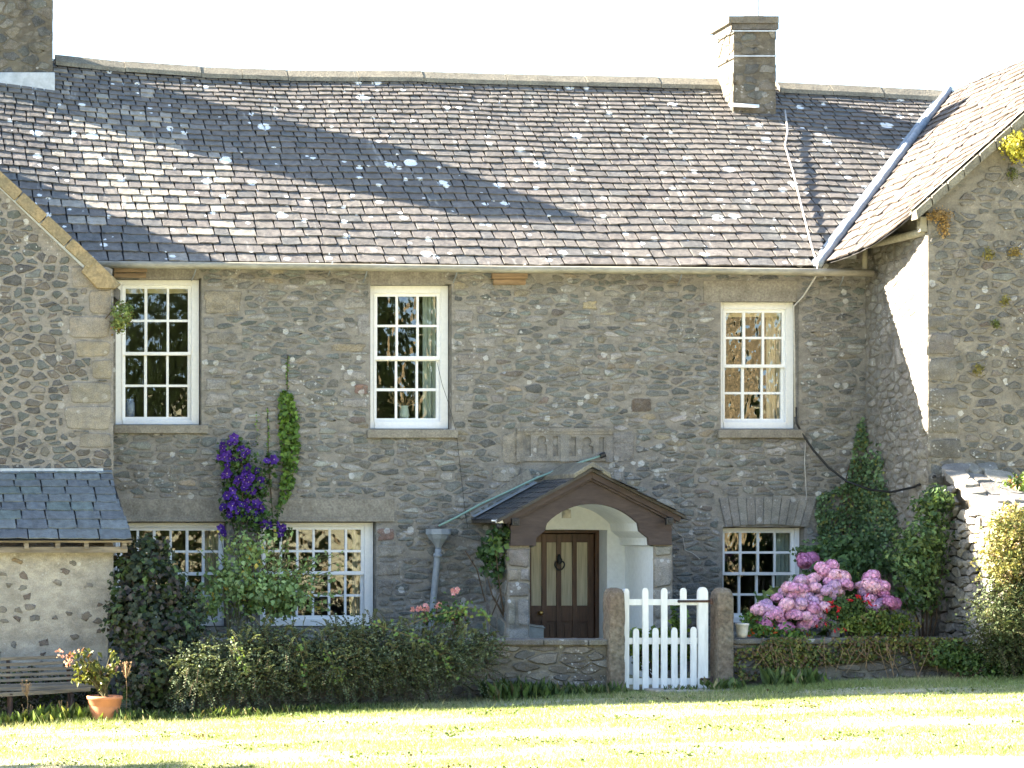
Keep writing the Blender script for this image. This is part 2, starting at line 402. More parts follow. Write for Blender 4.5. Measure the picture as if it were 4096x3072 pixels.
def wallplane(mb, xs, zs, holes, y, reveal=0, col=(.2, .18, .15, 0)):
    """vertical sheet in plane y facing -y, rectangular openings cut out, reveals going back"""
    xs = sorted(set(xs+[h[0] for h in holes]+[h[2] for h in holes])); zs = sorted(set(zs+[h[1] for h in holes]+[h[3] for h in holes]))
    for i in range(len(xs)-1):
        for j in range(len(zs)-1):
            cx, cz = (xs[i]+xs[i+1])/2, (zs[j]+zs[j+1])/2
            if any(h[0] < cx < h[2] and h[1] < cz < h[3] for h in holes): continue
            mb.add([(xs[i], y, zs[j]), (xs[i+1], y, zs[j]), (xs[i+1], y, zs[j+1]), (xs[i], y, zs[j+1])], [(0, 1, 2, 3)], col)
    if reveal:
        for x0, z0, x1, z1 in holes:
            y2 = y+reveal
            mb.add([(x0, y, z0), (x0, y2, z0), (x0, y2, z1), (x0, y, z1)], [(0, 1, 2, 3)], col)
            mb.add([(x1, y, z0), (x1, y2, z0), (x1, y2, z1), (x1, y, z1)], [(3, 2, 1, 0)], col)
            mb.add([(x0, y, z1), (x0, y2, z1), (x1, y2, z1), (x1, y, z1)], [(0, 1, 2, 3)], col)
            mb.add([(x0, y, z0), (x0, y2, z0), (x1, y2, z0), (x1, y, z0)], [(3, 2, 1, 0)], col)

# ---------------------------------------------------------------- slates
def slates(mb, surf, amin, amax, slope, e0, e1, wr, th, pal, colf=None, jag=.05, gap=.008):
    """surf(a, t) -> point and normal; courses from eave t=0 to ridge t=1 with exposure e0 -> e1"""
    t = 0.0; ci = 0
    while t < 1:
        e = (e0+(e1-e0)*t)/slope; tt = min(t+e*1.45, 1.0); t1 = t+e
        a = amin(t)-R(0, wr[0]); end = amax(t)
        while a < end:
            k = 1-.42*t
            w = R(*wr)*k; b = min(a+w, end)
            if b-a > .03:
                p, nrm = surf((a+b)/2, t)
                col = colf(a, t) if colf else pick(pal)
                col = jit(col, .08)
                lift = th*R(1.7, 2.3); thick = th*R(.8, 1.35); off = e*R(-.035, .045)
                ntl = 5; top = []; bot = []
                for i in range(ntl):
                    s = a+gap+(b-a-2*gap)*i/(ntl-1)
                    jj = e*R(-jag, jag) if 0 < i < ntl-1 else e*R(-jag*.6, jag*1.5)
                    q, n = surf(s, max(t+off+jj, -.02))
                    top.append(q+n*(lift+th*R(-.1, .1))); bot.append(q+n*(lift-thick))
                heads = []
                for s in (a+gap+R(0, .01), b-gap-R(0, .01)):
                    q, n = surf(s, tt); heads.append(q+n*(th*.35))
                hb = [h-nrm*thick for h in heads]
                vs = top+bot+heads+hb; n0 = ntl
                hl, hr, bl, br = 2*n0, 2*n0+1, 2*n0+2, 2*n0+3
                fs = [tuple(range(n0))+(hr, hl)]
                for i in range(n0-1): fs.append((n0+i, n0+i+1, i+1, i))
                fs.append((n0, 0, hl, bl)); fs.append((n0-1, 2*n0-1, br, hr))
                mb.add(vs, fs, (*col, 1))
            a = b if b > a else a+w
        t = t1; ci += 1
def npv(*a): return np.array(a, dtype=float)

# ================================================================ SETTING
def build_ground():
    xs = np.concatenate([np.linspace(-260, -6, 18), np.linspace(-5, 20, 60), np.linspace(22, 260, 18)])
    ys = np.concatenate([np.linspace(-330, -50, 30), np.linspace(-48, -14, 18), np.linspace(-13, 6, 50), np.linspace(8, 120, 10)])
    Xg, Yg = np.meshgrid(xs, ys)
    Zg = gz(Xg, Yg)+.012*np.sin(Xg*2.1+Yg)*np.cos(Yg*1.7)
    V = np.stack([Xg, Yg, Zg], -1).reshape(-1, 3); nx, ny = len(xs), len(ys)
    i, j = np.meshgrid(np.arange(nx-1), np.arange(ny-1)); a = (j*nx+i).ravel()
    L = np.stack([a, a+1, a+nx+1, a+nx], 1).ravel()
    m, nt, out = newmat('lawn'); vec = coords(nt)
    n0 = noise(nt, coords(nt, (.5, 2.2, 1)), 1.0, 5, .6); n1 = noise(nt, vec, 9, 5, .7); n2 = noise(nt, vec, 60, 4)
    c = mix(nt, mrange(nt, n1, .35, .65), (.26, .275, .13), (.38, .37, .23))
    c = mix(nt, mrange(nt, n0, .48, .62), c, (.5, .465, .37))
    c = mix(nt, 1.0, c, grey(nt, mrange(nt, n2, .25, .75, .65, 1.35)), 'MULTIPLY')
    finish(nt, out, c, .95, mathn(nt, 'ADD', n1, n2), .03, .05)
    o = rawmesh('lawn', V, L, 4, np.ones((len(V), 3)), m); o['kind'] = 'structure'
    # rising pasture seen only as a reflection in the panes
    xs = np.linspace(-160, 240, 60); ys = np.linspace(-330, -62, 40)
    Xg, Yg = np.meshgrid(xs, ys); d = -Yg-62
    right = np.clip((Xg/(32-Yg)-.27)/.07, 0, 1)
    Zg = -1.2+.045*d+right*d*.15+np.sin(Xg*.07)*np.cos(Yg*.05)*.02*d
    V = np.stack([Xg, Yg, Zg], -1).reshape(-1, 3); nx, ny = len(xs), len(ys)
    i, j = np.meshgrid(np.arange(nx-1), np.arange(ny-1)); a = (j*nx+i).ravel()
    L = np.stack([a, a+1, a+nx+1, a+nx], 1).ravel()
    m, nt, out = newmat('pasture'); vec = coords(nt)
    c = mix(nt, mrange(nt, noise(nt, vec, .06, 6, .7), .4, .6), (.25, .19, .1), (.055, .055, .03))
    finish(nt, out, c, .95, None, 0, .05)
    o = rawmesh('hill', V, L, 4, np.ones((len(V), 3)), m); o['kind'] = 'structure'
build_ground()

def build_woodland():
    Cs, Ns, Ss, Cl = [], [], [], []
    for (x, y, h, r) in [(-2, -55, 13, 4.2), (5, -58, 15, 4.5), (11, -54, 14, 4.4), (17, -57, 15, 4.2), (22, -55, 12, 3.6), (-9, -57, 14, 4.5), (-12.6, -4.5, 7.05, 1.7)]:  # last tree is unseen, added only to throw a shadow on the near lawn
        for k in range(110):
            a = R(0, 6.28); zz = R(.12, 1); rr = r*math.sin(math.pi*min(zz*.82+.15, .98))*R(.3, 1)
            c = np.array([x+math.cos(a)*rr, y+math.sin(a)*rr, .2+zz*h])
            n = 46; pts = c+rng.normal(size=(n, 3))*.55
            Cs.append(pts); Ns.append(rng.normal(size=(n, 3))); Ss.append(rng.uniform(.4, .8, n))
            k = R(.6, 1.4); Cl.append(np.tile(np.array([.035*k, .055*k, .015*k]), (n, 1)))
    o = leafmesh('woodland', np.concatenate(Cs), np.concatenate(Ns), np.concatenate(Ss), np.concatenate(Cl), M['leafdull'])
    tag(o, 'dark trees across the lawn mirrored in the upper panes, plus one unseen, added for shade', 'woodland', kind='stuff')
build_woodland()

# ================================================================ FARMHOUSE
house = thing('farmhouse', 'long grey rubble stone farmhouse with stone slate roof, white sash windows and gabled porch', 'house', (8, 0, 0))
WY = .15
WIN = {  # frame rect, pane columns, pane rows (upper sash, lower sash) in the facade frame
 'UL': ((250, 605, 430, 917), [(272, 313), (319, 361), (366, 407)], [(623, 690), (695, 760)], [(767, 830), (835, 900)]),
 'UM': ((800, 617, 968, 926), [(816, 856), (861, 901), (906, 945)], [(640, 701), (706, 769)], [(779, 838), (844, 903)]),
 'UR': ((1557, 653, 1714, 926), [(1570, 1606), (1612, 1648), (1653, 1691)], [(675, 727), (732, 787)], [(794, 846), (851, 904)]),
 'LL': ((250, 1129, 484, 1352), [(265, 296), (301, 331), (337, 367), (372, 402), (408, 437), (443, 473)], [(1146, 1189), (1194, 1236)], [(1244, 1286), (1291, 1331)]),
 'LM': ((562, 1129, 806, 1352), [(575, 605), (610, 641), (646, 676), (681, 711), (716, 746), (751, 781)], [(1144, 1188), (1193, 1234)], [(1243, 1284), (1289, 1330)]),
 'LR': ((1561, 1140, 1727, 1345), [(1567, 1599), (1604, 1637), (1642, 1674), (1678, 1710)], [(1151, 1191), (1196, 1236)], [(1243, 1282), (1287, 1325)]),
}
def hole_of(r): return (X(r[0], 0), Z(r[3], WY)-.01, X(r[2], WY)+.012, Z(r[1], WY)+.01)
holes = [hole_of(WIN[k][0]) for k in WIN]
door_hole = (X(1118, 0), -.6, X(1312, 0), Z(1144, 0))
fx0, fx1 = X(150, 0), X(1870, 0)+.02
fz1 = Z(560, 0)
wb = MB()
wallplane(wb, [fx0, fx1], [-.8, fz1], holes+[door_hole], 0, .34)
mp_f = lambda a, b, d: (a, -.002-d, b)
def blk(u0, v0, u1, v1, c): return (X(u0, 0), Z(v1, 0), X(u1, 0), Z(v0, 0), c)
PALE, GREYS, TAN, RED = (.3, .28, .25), (.25, .24, .225), (.28, .23, .15), (.24, .14, .105)
blocks = [blk(437, 625, 525, 678, (.27, .235, .17)), blk(437, 685, 465, 712, GREYS), blk(440, 716, 520, 745, (.22, .2, .16)),
  blk(440, 818, 495, 845, GREYS), blk(440, 848, 500, 880, PALE), blk(741, 642, 797, 668, PALE), blk(770, 676, 799, 728, GREYS), blk(700, 740, 799, 762, TAN),
  blk(735, 800, 799, 824, PALE), blk(762, 828, 800, 853, RED), blk(733, 860, 800, 882, PALE), blk(977, 668, 1026, 698, PALE), blk(1005, 728, 1080, 752, PALE),
  blk(978, 762, 1065, 790, (.25, .22, .19)), blk(980, 808, 1025, 824, GREYS), blk(980, 872, 1004, 890, PALE), blk(1253, 648, 1294, 670, (.36, .3, .17)),
  blk(1280, 680, 1322, 704, (.28, .26, .22)), blk(1388, 712, 1418, 726, PALE), blk(1360, 858, 1409, 892, (.12, .09, .065)), blk(1354, 830, 1390, 854, PALE),
  blk(812, 1140, 855, 1170, RED), blk(812, 1178, 876, 1205, (.27, .25, .21)), blk(812, 1215, 868, 1245, (.24, .22, .185)), blk(812, 1252, 850, 1290, (.2, .185, .16)),
  blk(1082, 930, 1126, 1004, (.31, .275, .21)), blk(1058, 1006, 1128, 1042, (.29, .27, .22)), blk(1320, 932, 1372, 1000, (.24, .225, .2)), blk(1323, 1012, 1345, 1040, PALE),
  blk(1555, 1050, 1600, 1072, (.2, .195, .185)), blk(1395, 662, 1420, 678, PALE), blk(1260, 628, 1276, 642, PALE), blk(1438, 630, 1470, 645, PALE)]
lintels = [(258, 1078, 852, 1126), (1520, 606, 1722, 652), (1554, 1072, 1762, 1139), (1118, 925, 1318, 1010), (800, 575, 960, 616), (250, 576, 430, 604)]
lint_h = [(X(a, 0)-.02, Z(d, 0)-.01, X(c, 0)+.02, Z(b, 0)+.01) for a, b, c, d in lintels]
porch_h = (X(1128, 0), -.8, X(1352, 0), Z(1050, 0))
fpoly = [(fx0, -.7), (fx1, -.7), (fx1, fz1-.03), (fx0, fz1-.03)]
rubble(wb, fpoly, [tuple(np.array(h)+np.array([-.015, -.015, .015, .015])) for h in holes]+lint_h+[porch_h], mp_f, (.2, .07), PAL, .95, .006, (.72, .97), blocks, .2, .12, .3)
# gable ends and back of the house, so nothing shines through
wall = wb.build('wall', M['facade'], house, True)
ib = MB()
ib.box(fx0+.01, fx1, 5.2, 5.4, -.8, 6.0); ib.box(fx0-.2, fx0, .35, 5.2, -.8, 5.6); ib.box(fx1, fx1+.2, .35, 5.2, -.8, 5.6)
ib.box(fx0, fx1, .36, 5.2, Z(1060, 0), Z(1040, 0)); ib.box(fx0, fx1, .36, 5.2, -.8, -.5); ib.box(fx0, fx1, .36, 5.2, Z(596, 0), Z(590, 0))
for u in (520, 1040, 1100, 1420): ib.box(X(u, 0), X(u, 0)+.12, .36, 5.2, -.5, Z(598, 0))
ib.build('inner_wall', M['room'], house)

def make_window(key, label, uprow=True):
    (uL, vT, uR, vB), cols, r1, r2 = WIN[key]
    y = WY; fr = MB()
    pu0, pu1 = cols[0][0]-7, cols[-1][1]+7; pv0, pv1 = r1[0][0]-7, r2[-1][1]+8
    x0, x1, z0, z1 = X(uL, y)-.035, X(uR, y), Z(vB, y), Z(vT, y)
    a0, a1, b0, b1 = X(pu0, y), X(pu1, y), Z(pv1, y), Z(pv0, y)
    fr.box(x0, a0, y, y+.16, z0, z1); fr.box(a1, x1, y, y+.16, z0, z1)
    fr.box(a0, a1, y+.001, y+.16, b1, z1); fr.box(a0, a1, y-.012, y+.16, z0, b0)
    # staff bead round the inner edge of the box frame
    fr.box(a0-.012, a0+.004, y-.008, y+.05, b0, b1); fr.box(a1-.004, a1+.012, y-.008, y+.05, b0, b1); fr.box(a0+.004, a1-.004, y-.008, y+.05, b1-.004, b1+.012)
    w = fr.build('window', M['white'], house, bevel=.004); w['label'] = label
    mid = (r1[-1][1]+r2[0][0])/2
    for rows, yy, v0, v1, nm in ((r1, y+.03, pv0, mid+3, 'upper'), (r2, y+.075, mid-3, pv1, 'lower')):
        s = MB(); d = .04; us = [pu0]+[c for cc in cols for c in cc]+[pu1]
        q0, q1 = Z(v1, y)+.001, Z(v0, y)-.001
        for i in range(0, len(us), 2):
            edge = i in (0, len(us)-2)
            s.box(X(us[i], y)+(.002 if i == 0 else 0), X(us[i+1], y)-(.002 if edge and i else 0), yy+(0 if edge else .006), yy+d, q0, q1)
        vs = [v0]+[c for rr in rows for c in rr]+[v1]
        for i in range(0, len(vs), 2):
            edge = i in (0, len(vs)-2)
            for c in cols:
                s.box(X(c[0], y), X(c[1], y), yy+(.002 if edge else .007), yy+d-.002, Z(vs[i+1], y), Z(vs[i], y))
        s.build('sash', M['white'], w)
        g = MB()
        for c in cols:
            for rr in rows:
                a, b = X(c[0], y)-.004, X(c[1], y)+.004; p, q = Z(rr[1], y)-.004, Z(rr[0], y)+.004
                t1, t2 = R(-.0035, .0035), R(-.0035, .0035); yc = yy+.022
                g.add([(a, yc-t1-t2, p), (b, yc+t1-t2, p), (b, yc+t1+t2, q), (a, yc-t1+t2, q)], [(0, 1, 2, 3)])
        g.build('pane', M['glass'], w)
    return w
wins = {}
wins['UL'] = make_window('UL', 'tall twelve-pane sash window beside the gabled wing')
wins['UM'] = make_window('UM', 'tall twelve-pane sash window with a pale curtain and dried flowers')
wins['UR'] = make_window('UR', 'upper twelve-pane sash window with golden reflections')
wins['LL'] = make_window('LL', 'ground floor window half hidden by dark shrub')
wins['LM'] = make_window('LM', 'wide ground floor window behind the rose bush')
wins['LR'] = make_window('LR', 'small ground floor window beside the hydrangeas')
for k, (u0, v0, u1, v1) in {'UL': (246, 918, 450, 936), 'UM': (794, 928, 990, 946), 'UR': (1553, 928, 1740, 946)}.items():
    s = MB(); s.pbox(u0, v0, u1, v1, -.06, .26, (.24, .21, .165, 1)); s.build('sill', M['lintel'], wins[k], bevel=.008)
def curtain(w, u0, v0, u1, v1, y, mat, name='curtain', folds=5):
    b = MB(); n = folds*6; vs = []; fs = []
    for i in range(n+1):
        u = u0+(u1-u0)*i/n; yy = y+.025*math.sin(i/6*2*math.pi)+R(-.004, .004)
        vs += [(X(u, y), yy, Z(v1, y)), (X(u, y), yy, Z(v0, y))]
    for i in range(n): fs.append((2*i, 2*i+2, 2*i+3, 2*i+1))
    b.add(vs, fs); return b.build(name, mat, w, True)
curtain(wins['UM'], 913, 640, 960, 912, .42, M['curtain'])
curtain(wins['UL'], 268, 615, 415, 634, .36, M['blind'], 'blind', 2)
curtain(wins['UR'], 1566, 668, 1700, 685, .36, M['blind'], 'blind', 2)
curtain(wins['UR'], 1655, 668, 1705, 912, .44, M['blind'])
curtain(wins['LR'], 1676, 1150, 1722, 1335, .42, M['curtain'])
curtain(wins['LM'], 760, 1140, 795, 1340, .42, M['blind'])
curtain(wins['LL'], 440, 1140, 480, 1340, .42, M['blind'])

# lintels, string of eave timbers
lb = MB()
lb.pbox(258, 1078, 852, 1126, -.012, .03); lb.pbox(258, 1118, 852, 1127, -.03, .017)
lb.build('lintel', M['lintel'], house, bevel=.006)
for (a, b, c, d) in ((1520, 606, 1722, 652), (800, 577, 962, 616), (300, 577, 430, 604)):
    lb = MB(); lb.pbox(a, b, c, d, -.009, .02); lb.build('lintel', M['lintel'], house, bevel=.006)
vb = MB(); n = 11
for i in range(n):                                     # slanting flat-arch stones over the small ground floor window
    t0, t1 = i/n, (i+1)/n
    top0, top1 = 1552+212*t0, 1552+212*t1; bo0, bo1 = 1566+178*t0, 1566+178*t1
    vT, vBm = 1074+R(-3, 4), 1139-6*math.sin(math.pi*(t0+t1)/2)
    lp = [(X(bo0+.4, 0), Z(vBm, 0)), (X(bo1-.4, 0), Z(vBm, 0)), (X(top1-.4, 0), Z(vT, 0)), (X(top0+.4, 0), Z(vT, 0))]
    vb.prism([lp], -.02-R(0, .02), .02, (*jit((.25, .235, .205), .12), 1))
vb.build('arch_lintel', M['dressed'], house, bevel=.006)
for (a, b, c, d) in ((1063, 590, 1140, 602), (1066, 603, 1136, 615), (246, 578, 318, 588), (246, 590, 316, 600)):
    eb = MB(); eb.pbox(a, b, c, d, -.035-R(0, .02), .05); eb.build('exposed_timber', M['rawwood'], house, bevel=.006)

# carved stone panel above the porch
def zc(zx, zy): return (X(1107+zx/8.19, 0), Z(918+zy/8.19, 0))
def ring(cx, cy, r, a0, a1, n): return [zc(cx+r*math.cos(math.radians(a0+(a1-a0)*i/n)), cy+r*math.sin(math.radians(a0+(a1-a0)*i/n))) for i in range(n+1)]
def key(cx, cy, r, x0, x1, y1, yb): return ring(cx, cy, r, 125, 415, 18)+[zc(cx+r*.75, y1-14), zc(x1, y1+8), zc(x1, yb), zc(x0, yb), zc(x0, y1+8), zc(cx-r*.75, y1-14)]
def rec(a, b, c, d): return [zc(a, b), zc(c, b), zc(c, d), zc(a, d)]
pn = MB()
pn.prism([[zc(80, 170), zc(1660, 170), zc(1720, 200), zc(1740, 640), zc(80, 640)], rec(215, 185, 315, 545), key(510, 270, 78, 415, 600, 350, 530), rec(710, 200, 800, 550),
          rec(1025, 210, 1115, 550), key(1305, 295, 80, 1215, 1420, 380, 520), rec(1515, 220, 1612, 490)], -.028, -.001, (.25, .228, .19, 1))
pn.prism([rec(60, 60, 1760, 120)], -.045, -.001, (.26, .235, .19, 1)); pn.prism([rec(70, 121, 1750, 169)], -.036, -.001, (.26, .23, .18, 1))
pn.prism([rec(835, 171, 985, 650)], -.04, -.0285, (.25, .235, .2, 1)); pn.prism([rec(60, 171, 180, 660)], -.036, -.0285, (.27, .24, .19, 1)); pn.prism([rec(1640, 205, 1760, 660)], -.036, -.0285, (.25, .23, .2, 1))
pn.build('carved_panel', M['dressed'], house, bevel=.008)

# ---- main roof
RY, EY = 3.8, -.28
def interp(pts, u):
    us, vs = zip(*pts); return float(np.interp(u, us, vs))
RIDGE = [(-200, 80), (118, 130), (270, 146), (430, 157), (640, 165), (910, 167), (1200, 176), (1560, 183), (1680, 190), (2040, 208)]
EAVE = [(-200, 562), (200, 566), (700, 571), (1100, 574), (1770, 578)]
rxs = [(X(u, RY), Z(v, RY)) for u, v in RIDGE]; exs = [(X(u, EY), Z(v, EY)) for u, v in EAVE]
def zr(x): return float(np.interp(x, [a for a, _ in rxs], [b for _, b in rxs]))
def ze(x): return float(np.interp(x, [a for a, _ in exs], [b for _, b in exs]))
V0, V1 = npv(*P(1768, 577, EY)), npv(*P(2046, 206, RY))
def xv(t): return V0[0]+(V1[0]-V0[0])*t
def surf_main(a, t):
    y = EY+(RY-EY)*t; z0, z1 = ze(a), zr(a)
    sag = -.05*math.sin(math.pi*min(max(t, 0), 1))+.007*math.sin(a*1.7+t*5)*math.sin(t*7+a*.6)+.004*math.sin(a*4.1+t*13)
    return npv(a, y, z0+(z1-z0)*t+sag), npv(0, -.615, .79)
SLP = [((.130, .120, .107), 5), ((.120, .112, .101), 4), ((.142, .132, .117), 3), ((.108, .108, .102), 2), ((.162, .150, .134), .7)]
SLW = [((.098, .08, .066), 5), ((.086, .072, .06), 4), ((.112, .094, .078), 3), ((.08, .07, .062), 2)]
def slcol(a, t):
    c = np.array(pick(SLP)); u = a/(D+EY+4*t)*F+UV
    k = math.exp(-((u-190-(1-t)*140)/130)**2)*(.5 if t < .75 and t > .2 else .12)
    if R(0, 1) < k*1.3: c = c*.4+npv(.36, .33, .27)*.6
    return tuple(c)
rb = MB()
slates(rb, surf_main, lambda t: X(-190, RY), lambda t: xv(t)-.03, 5.25, .235, .105, (.17, .38), .0155, SLP, slcol, gap=.009)
# boarding beneath the slates
nx, ny = 40, 14; vs = []; fs = []
for j in range(ny+1):
    t = j/ny
    for i in range(nx+1):
        a = X(-190, RY)+(xv(t)+.05-X(-190, RY))*i/nx; p, n = surf_main(a, t); vs.append(p-n*.012)
for j in range(ny):
    for i in range(nx): k = j*(nx+1)+i; fs.append((k, k+1, k+nx+2, k+nx+1))
rb.add(vs, fs, (.03, .03, .03, 1))
o2 = len(rb.v)
pb = [surf_main(X(-190, RY)+(xv(1)-X(-190, RY))*i/30, 1)[0]+npv(0, 0, -.03) for i in range(31)]
rb.add(pb+[p+npv(0, 4, -3.2) for p in pb], [(i+31, i+32, i+1, i) for i in range(30)], (.1, .1, .1, 1))
roof = rb.build('roof', M['slate'], house)
us = [118, 268, 432, 520, 618, 770, 910, 1090, 1262, 1420, 1556]
us2 = [1676, 1790, 1900, 2036]
for L in (us, us2):
    gb = MB()
    for i in range(len(L)-1):
        a0, a1 = X(L[i], RY)+.004, X(L[i+1], RY)-.004
        for k in range(1):
            c0, c1 = a0, a1
            vs = []
            dz = R(-.012, .012)
            for c in (c0, c1):
                z = zr(c)+dz*.5
                vs += [(c, RY-.19, z-.10), (c, RY-.17, z-.035), (c, RY-.03, z+.085), (c, RY+.03, z+.085), (c, RY+.2, z-.07)]
            gb.add(vs, [(0, 5, 6, 1), (1, 6, 7, 2), (2, 7, 8, 3), (3, 8, 9, 4), (0, 1, 2, 3, 4), (9, 8, 7, 6, 5)], (.28, .25, .18, 1))
    gb.build('ridge_stones', M['ridge'], roof)

# chimneys
def chimney(x0, x1, y0, y1, z0, z1, taper, blocks=True):
    c = MB()
    def corner(x, y, z): k = (z-z0)/(z1-z0)*taper; xm = (x0+x1)/2; return (x+(xm-x)*k, y, z)
    vs = [corner(x, y, z) for z in (z0, z1) for y in (y0, y1) for x in (x0, x1)]
    c.add(vs, [(0, 2, 3, 1), (4, 5, 7, 6), (0, 1, 5, 4), (2, 6, 7, 3), (0, 4, 6, 2), (1, 3, 7, 5)], (.13, .12, .09, 0), False)
    pal = [((.1, .105, .09), 4), ((.14, .12, .085), 4), ((.2, .185, .15), 1.5), ((.065, .065, .06), 2)]
    rubble(c, [(x0, z0), (x1, z0), (x1, z1), (x0, z1)], [], lambda a, b, d: (a, y0-.002-d, b), (.22, .13), pal, .7, .005, (.8, .98))
    rubble(c, [(y0, z0), (y1, z0), (y1, z1), (y0, z1)], [], lambda a, b, d: (x0-.002-d, y1-(a-y0), b), (.22, .13), pal, .7, .005, (.8, .98))
    rubble(c, [(y0, z0), (y1, z0), (y1, z1), (y0, z1)], [], lambda a, b, d: (x1+.002+d, a, b), (.22, .13), pal, .7, .005, (.8, .98))
    return c
cy = 3.16
c = chimney(X(-110, cy), X(114, cy), cy, cy+.76, Z(190, cy)-.4, ZC+8.03, .0)
ch = c.build('chimney', M['chimney'], roof, True); ch['label'] = 'broad chimney stack at the left end of the ridge'
fb = MB(); fb.box(X(-115, cy)-.03, X(118, cy), cy-.05, cy+.3, Z(196, cy-.05)-.1, Z(156, cy-.05)); fb.build('lead_flashing', M['lead'], roof, bevel=.01)
cy = 3.1
c = chimney(X(1584, cy), X(1676, cy), cy, cy+.66, Z(226, cy)-.25, Z(62, cy), .03)
c.box(X(1578, cy), X(1680, cy), cy-.04, cy+.72, Z(64, cy), Z(52, cy), (.12, .11, .09, 1)); c.box(X(1574, cy-.06), X(1682, cy-.06), cy-.07, cy+.76, Z(52, cy)+.002, Z(37, cy), (.17, .15, .11, 1))
c.box(X(1612, cy), X(1655, cy), cy+.1, cy+.5, Z(37, cy)+.002, Z(31, cy), (.25, .22, .16, 1))
ch = c.build('chimney', M['chimney'], roof, True); ch['label'] = 'narrow square chimney stack with a flat capstone'
sb = MB()
for v in (68, 122): sb.box(X(1583, cy)-.012, X(1674, cy)+.006, cy-.045, cy-.032, Z(v+1.5, cy), Z(v-1.5, cy)); sb.box(X(1583, cy)-.045, X(1583, cy)-.032, cy-.03, cy+.68, Z(v+1.5, cy), Z(v-1.5, cy))
sb.build('strap', M['lead'], roof)
fb = MB(); fb.add([P(1578, 222, cy-.05), P(1640, 226, cy-.05), P(1640, 232, cy-.12), P(1574, 230, cy-.12)], [(3, 2, 1, 0)], (.5, .5, .5, 1)); fb.build('mortar_flashing', M['plaster'], roof)
ab = MB(); ab.tube([P(1638, 34, 3.4), P(1637, -60, 3.4)], .012, 6); tag(ab.build('aerial_mast', M['pipe']), 'thin metal mast rising from the narrow square chimney', 'mast')

# valley lead and gutter
vl = MB()
dirv = V1-V0; L = np.linalg.norm(dirv)
vl.tube([V0+dirv*t+npv(-.0, -.02, .05+.008*math.sin(t*70)) for t in np.linspace(-.01, 1.01, 60)], .058, 9)
vl.add([q for t in np.linspace(0, 1, 20) for q in (V0+dirv*t+npv(-.13, 0, .025), V0+dirv*t+npv(.12, 0, .06))], [(2*i, 2*i+1, 2*i+3, 2*i+2) for i in range(19)])
vl.build('valley_lead', M['valley'], house, True)
gt = MB()
gp = [P(u, v, -.40) for u, v in ((203, 571), (480, 574), (800, 578), (1100, 582), (1400, 584), (1700, 587), (1886, 590))]
gt.tube(gp, .047, 10)
for u in (700, 1065, 1540): gt.tube([P(u, interp([(203, 571), (1886, 590)], u), -.40), P(u, interp([(203, 571), (1886, 590)], u), -.40)], .052, 10)
gt.build('gutter', M['gutter'], house, True)
for u, v in ((420, 580), (790, 584), (985, 584), (1470, 590), (1820, 592), (715, 568)):
    bk = MB(); bk.tube([P(u+4, v-3, -.38), P(u, v+12, -.30), P(u-6, v+26, -.02)], .009, 5); bk.build('gutter_bracket', M['pipe'], house)

# ---- porch (a part of the house)
def pz(zx, zy): return (999+zx*.3255, 891+zy*.3255)
PY = -1.15
def pp(zx, zy, y): u, v = pz(zx, zy); return (X(u, y), Z(v, y))
def pbx(mb, z0, z1, y, dep, c): (xa, zb_), (xb, za) = pp(*z0, y), pp(*z1, y); mb.box(xa, xb, y, y+dep, za, zb_, c)
(lx0, ltop), (lx1, _) = pp(300, 880, PY), pp(445, 880, PY); (rx0, _), (rx1, _) = pp(1268, 880, PY), pp(1392, 880, PY)
# white inside: vault, side walls, back wall round the door
def arch_pts():
    pts = [(488, 885), (492, 832), (548, 785), (562, 735)]
    cx, cyy, r = 862, 607+420, 420
    a0, a1 = math.atan2(735-cyy, 562-cx), math.atan2(735-cyy, 1165-cx)
    pts += [(cx+r*math.cos(a0+(a1-a0)*i/16), cyy+r*math.sin(a0+(a1-a0)*i/16)) for i in range(1, 16)]
    return pts+[(1165, 735), (1175, 788), (1232, 833), (1237, 880)]
AP = [pp(a, b, PY-.03) for a, b in arch_pts()]
pl = MB(); yb = -.006
prof = [(lx1+.004, -.6), (lx1+.004, AP[0][1]-.02), AP[0]]+AP[1:-1]+[AP[-1], (rx0-.004, AP[-1][1]-.02), (rx0-.004, -.6)]
vs = []; fs = []
for a, b in prof: vs += [(a, PY+.002, b), (a, yb, b)]
for i in range(len(prof)-1): fs.append((2*i, 2*i+1, 2*i+3, 2*i+2))
pl.add(vs, fs)
pl.prism([[(a, b) for a, b in prof], [(door_hole[0], -.59), (door_hole[2], -.59), (door_hole[2], door_hole[3]), (door_hole[0], door_hole[3])]], yb-.001, yb+.002)
x0, z0, x1, z1 = door_hole
pl.box(x1-.005, x1+.02, -.004, .40, -.6, z1); pl.box(x0-.02, x0+.005, -.004, .40, -.6, z1); pl.box(x0+.005, x1-.005, -.004, .40, z1-.005, z1+.02)
mx = rx0-.004
pl.box(mx-.07, mx, PY+.2, yb, Z(1178, PY), Z(1172, PY)); pl.box(mx-.045, mx, PY+.2, yb, Z(1172, PY)+.001, Z(1150, PY))
porch = pl.build('porch', M['plaster'], house)
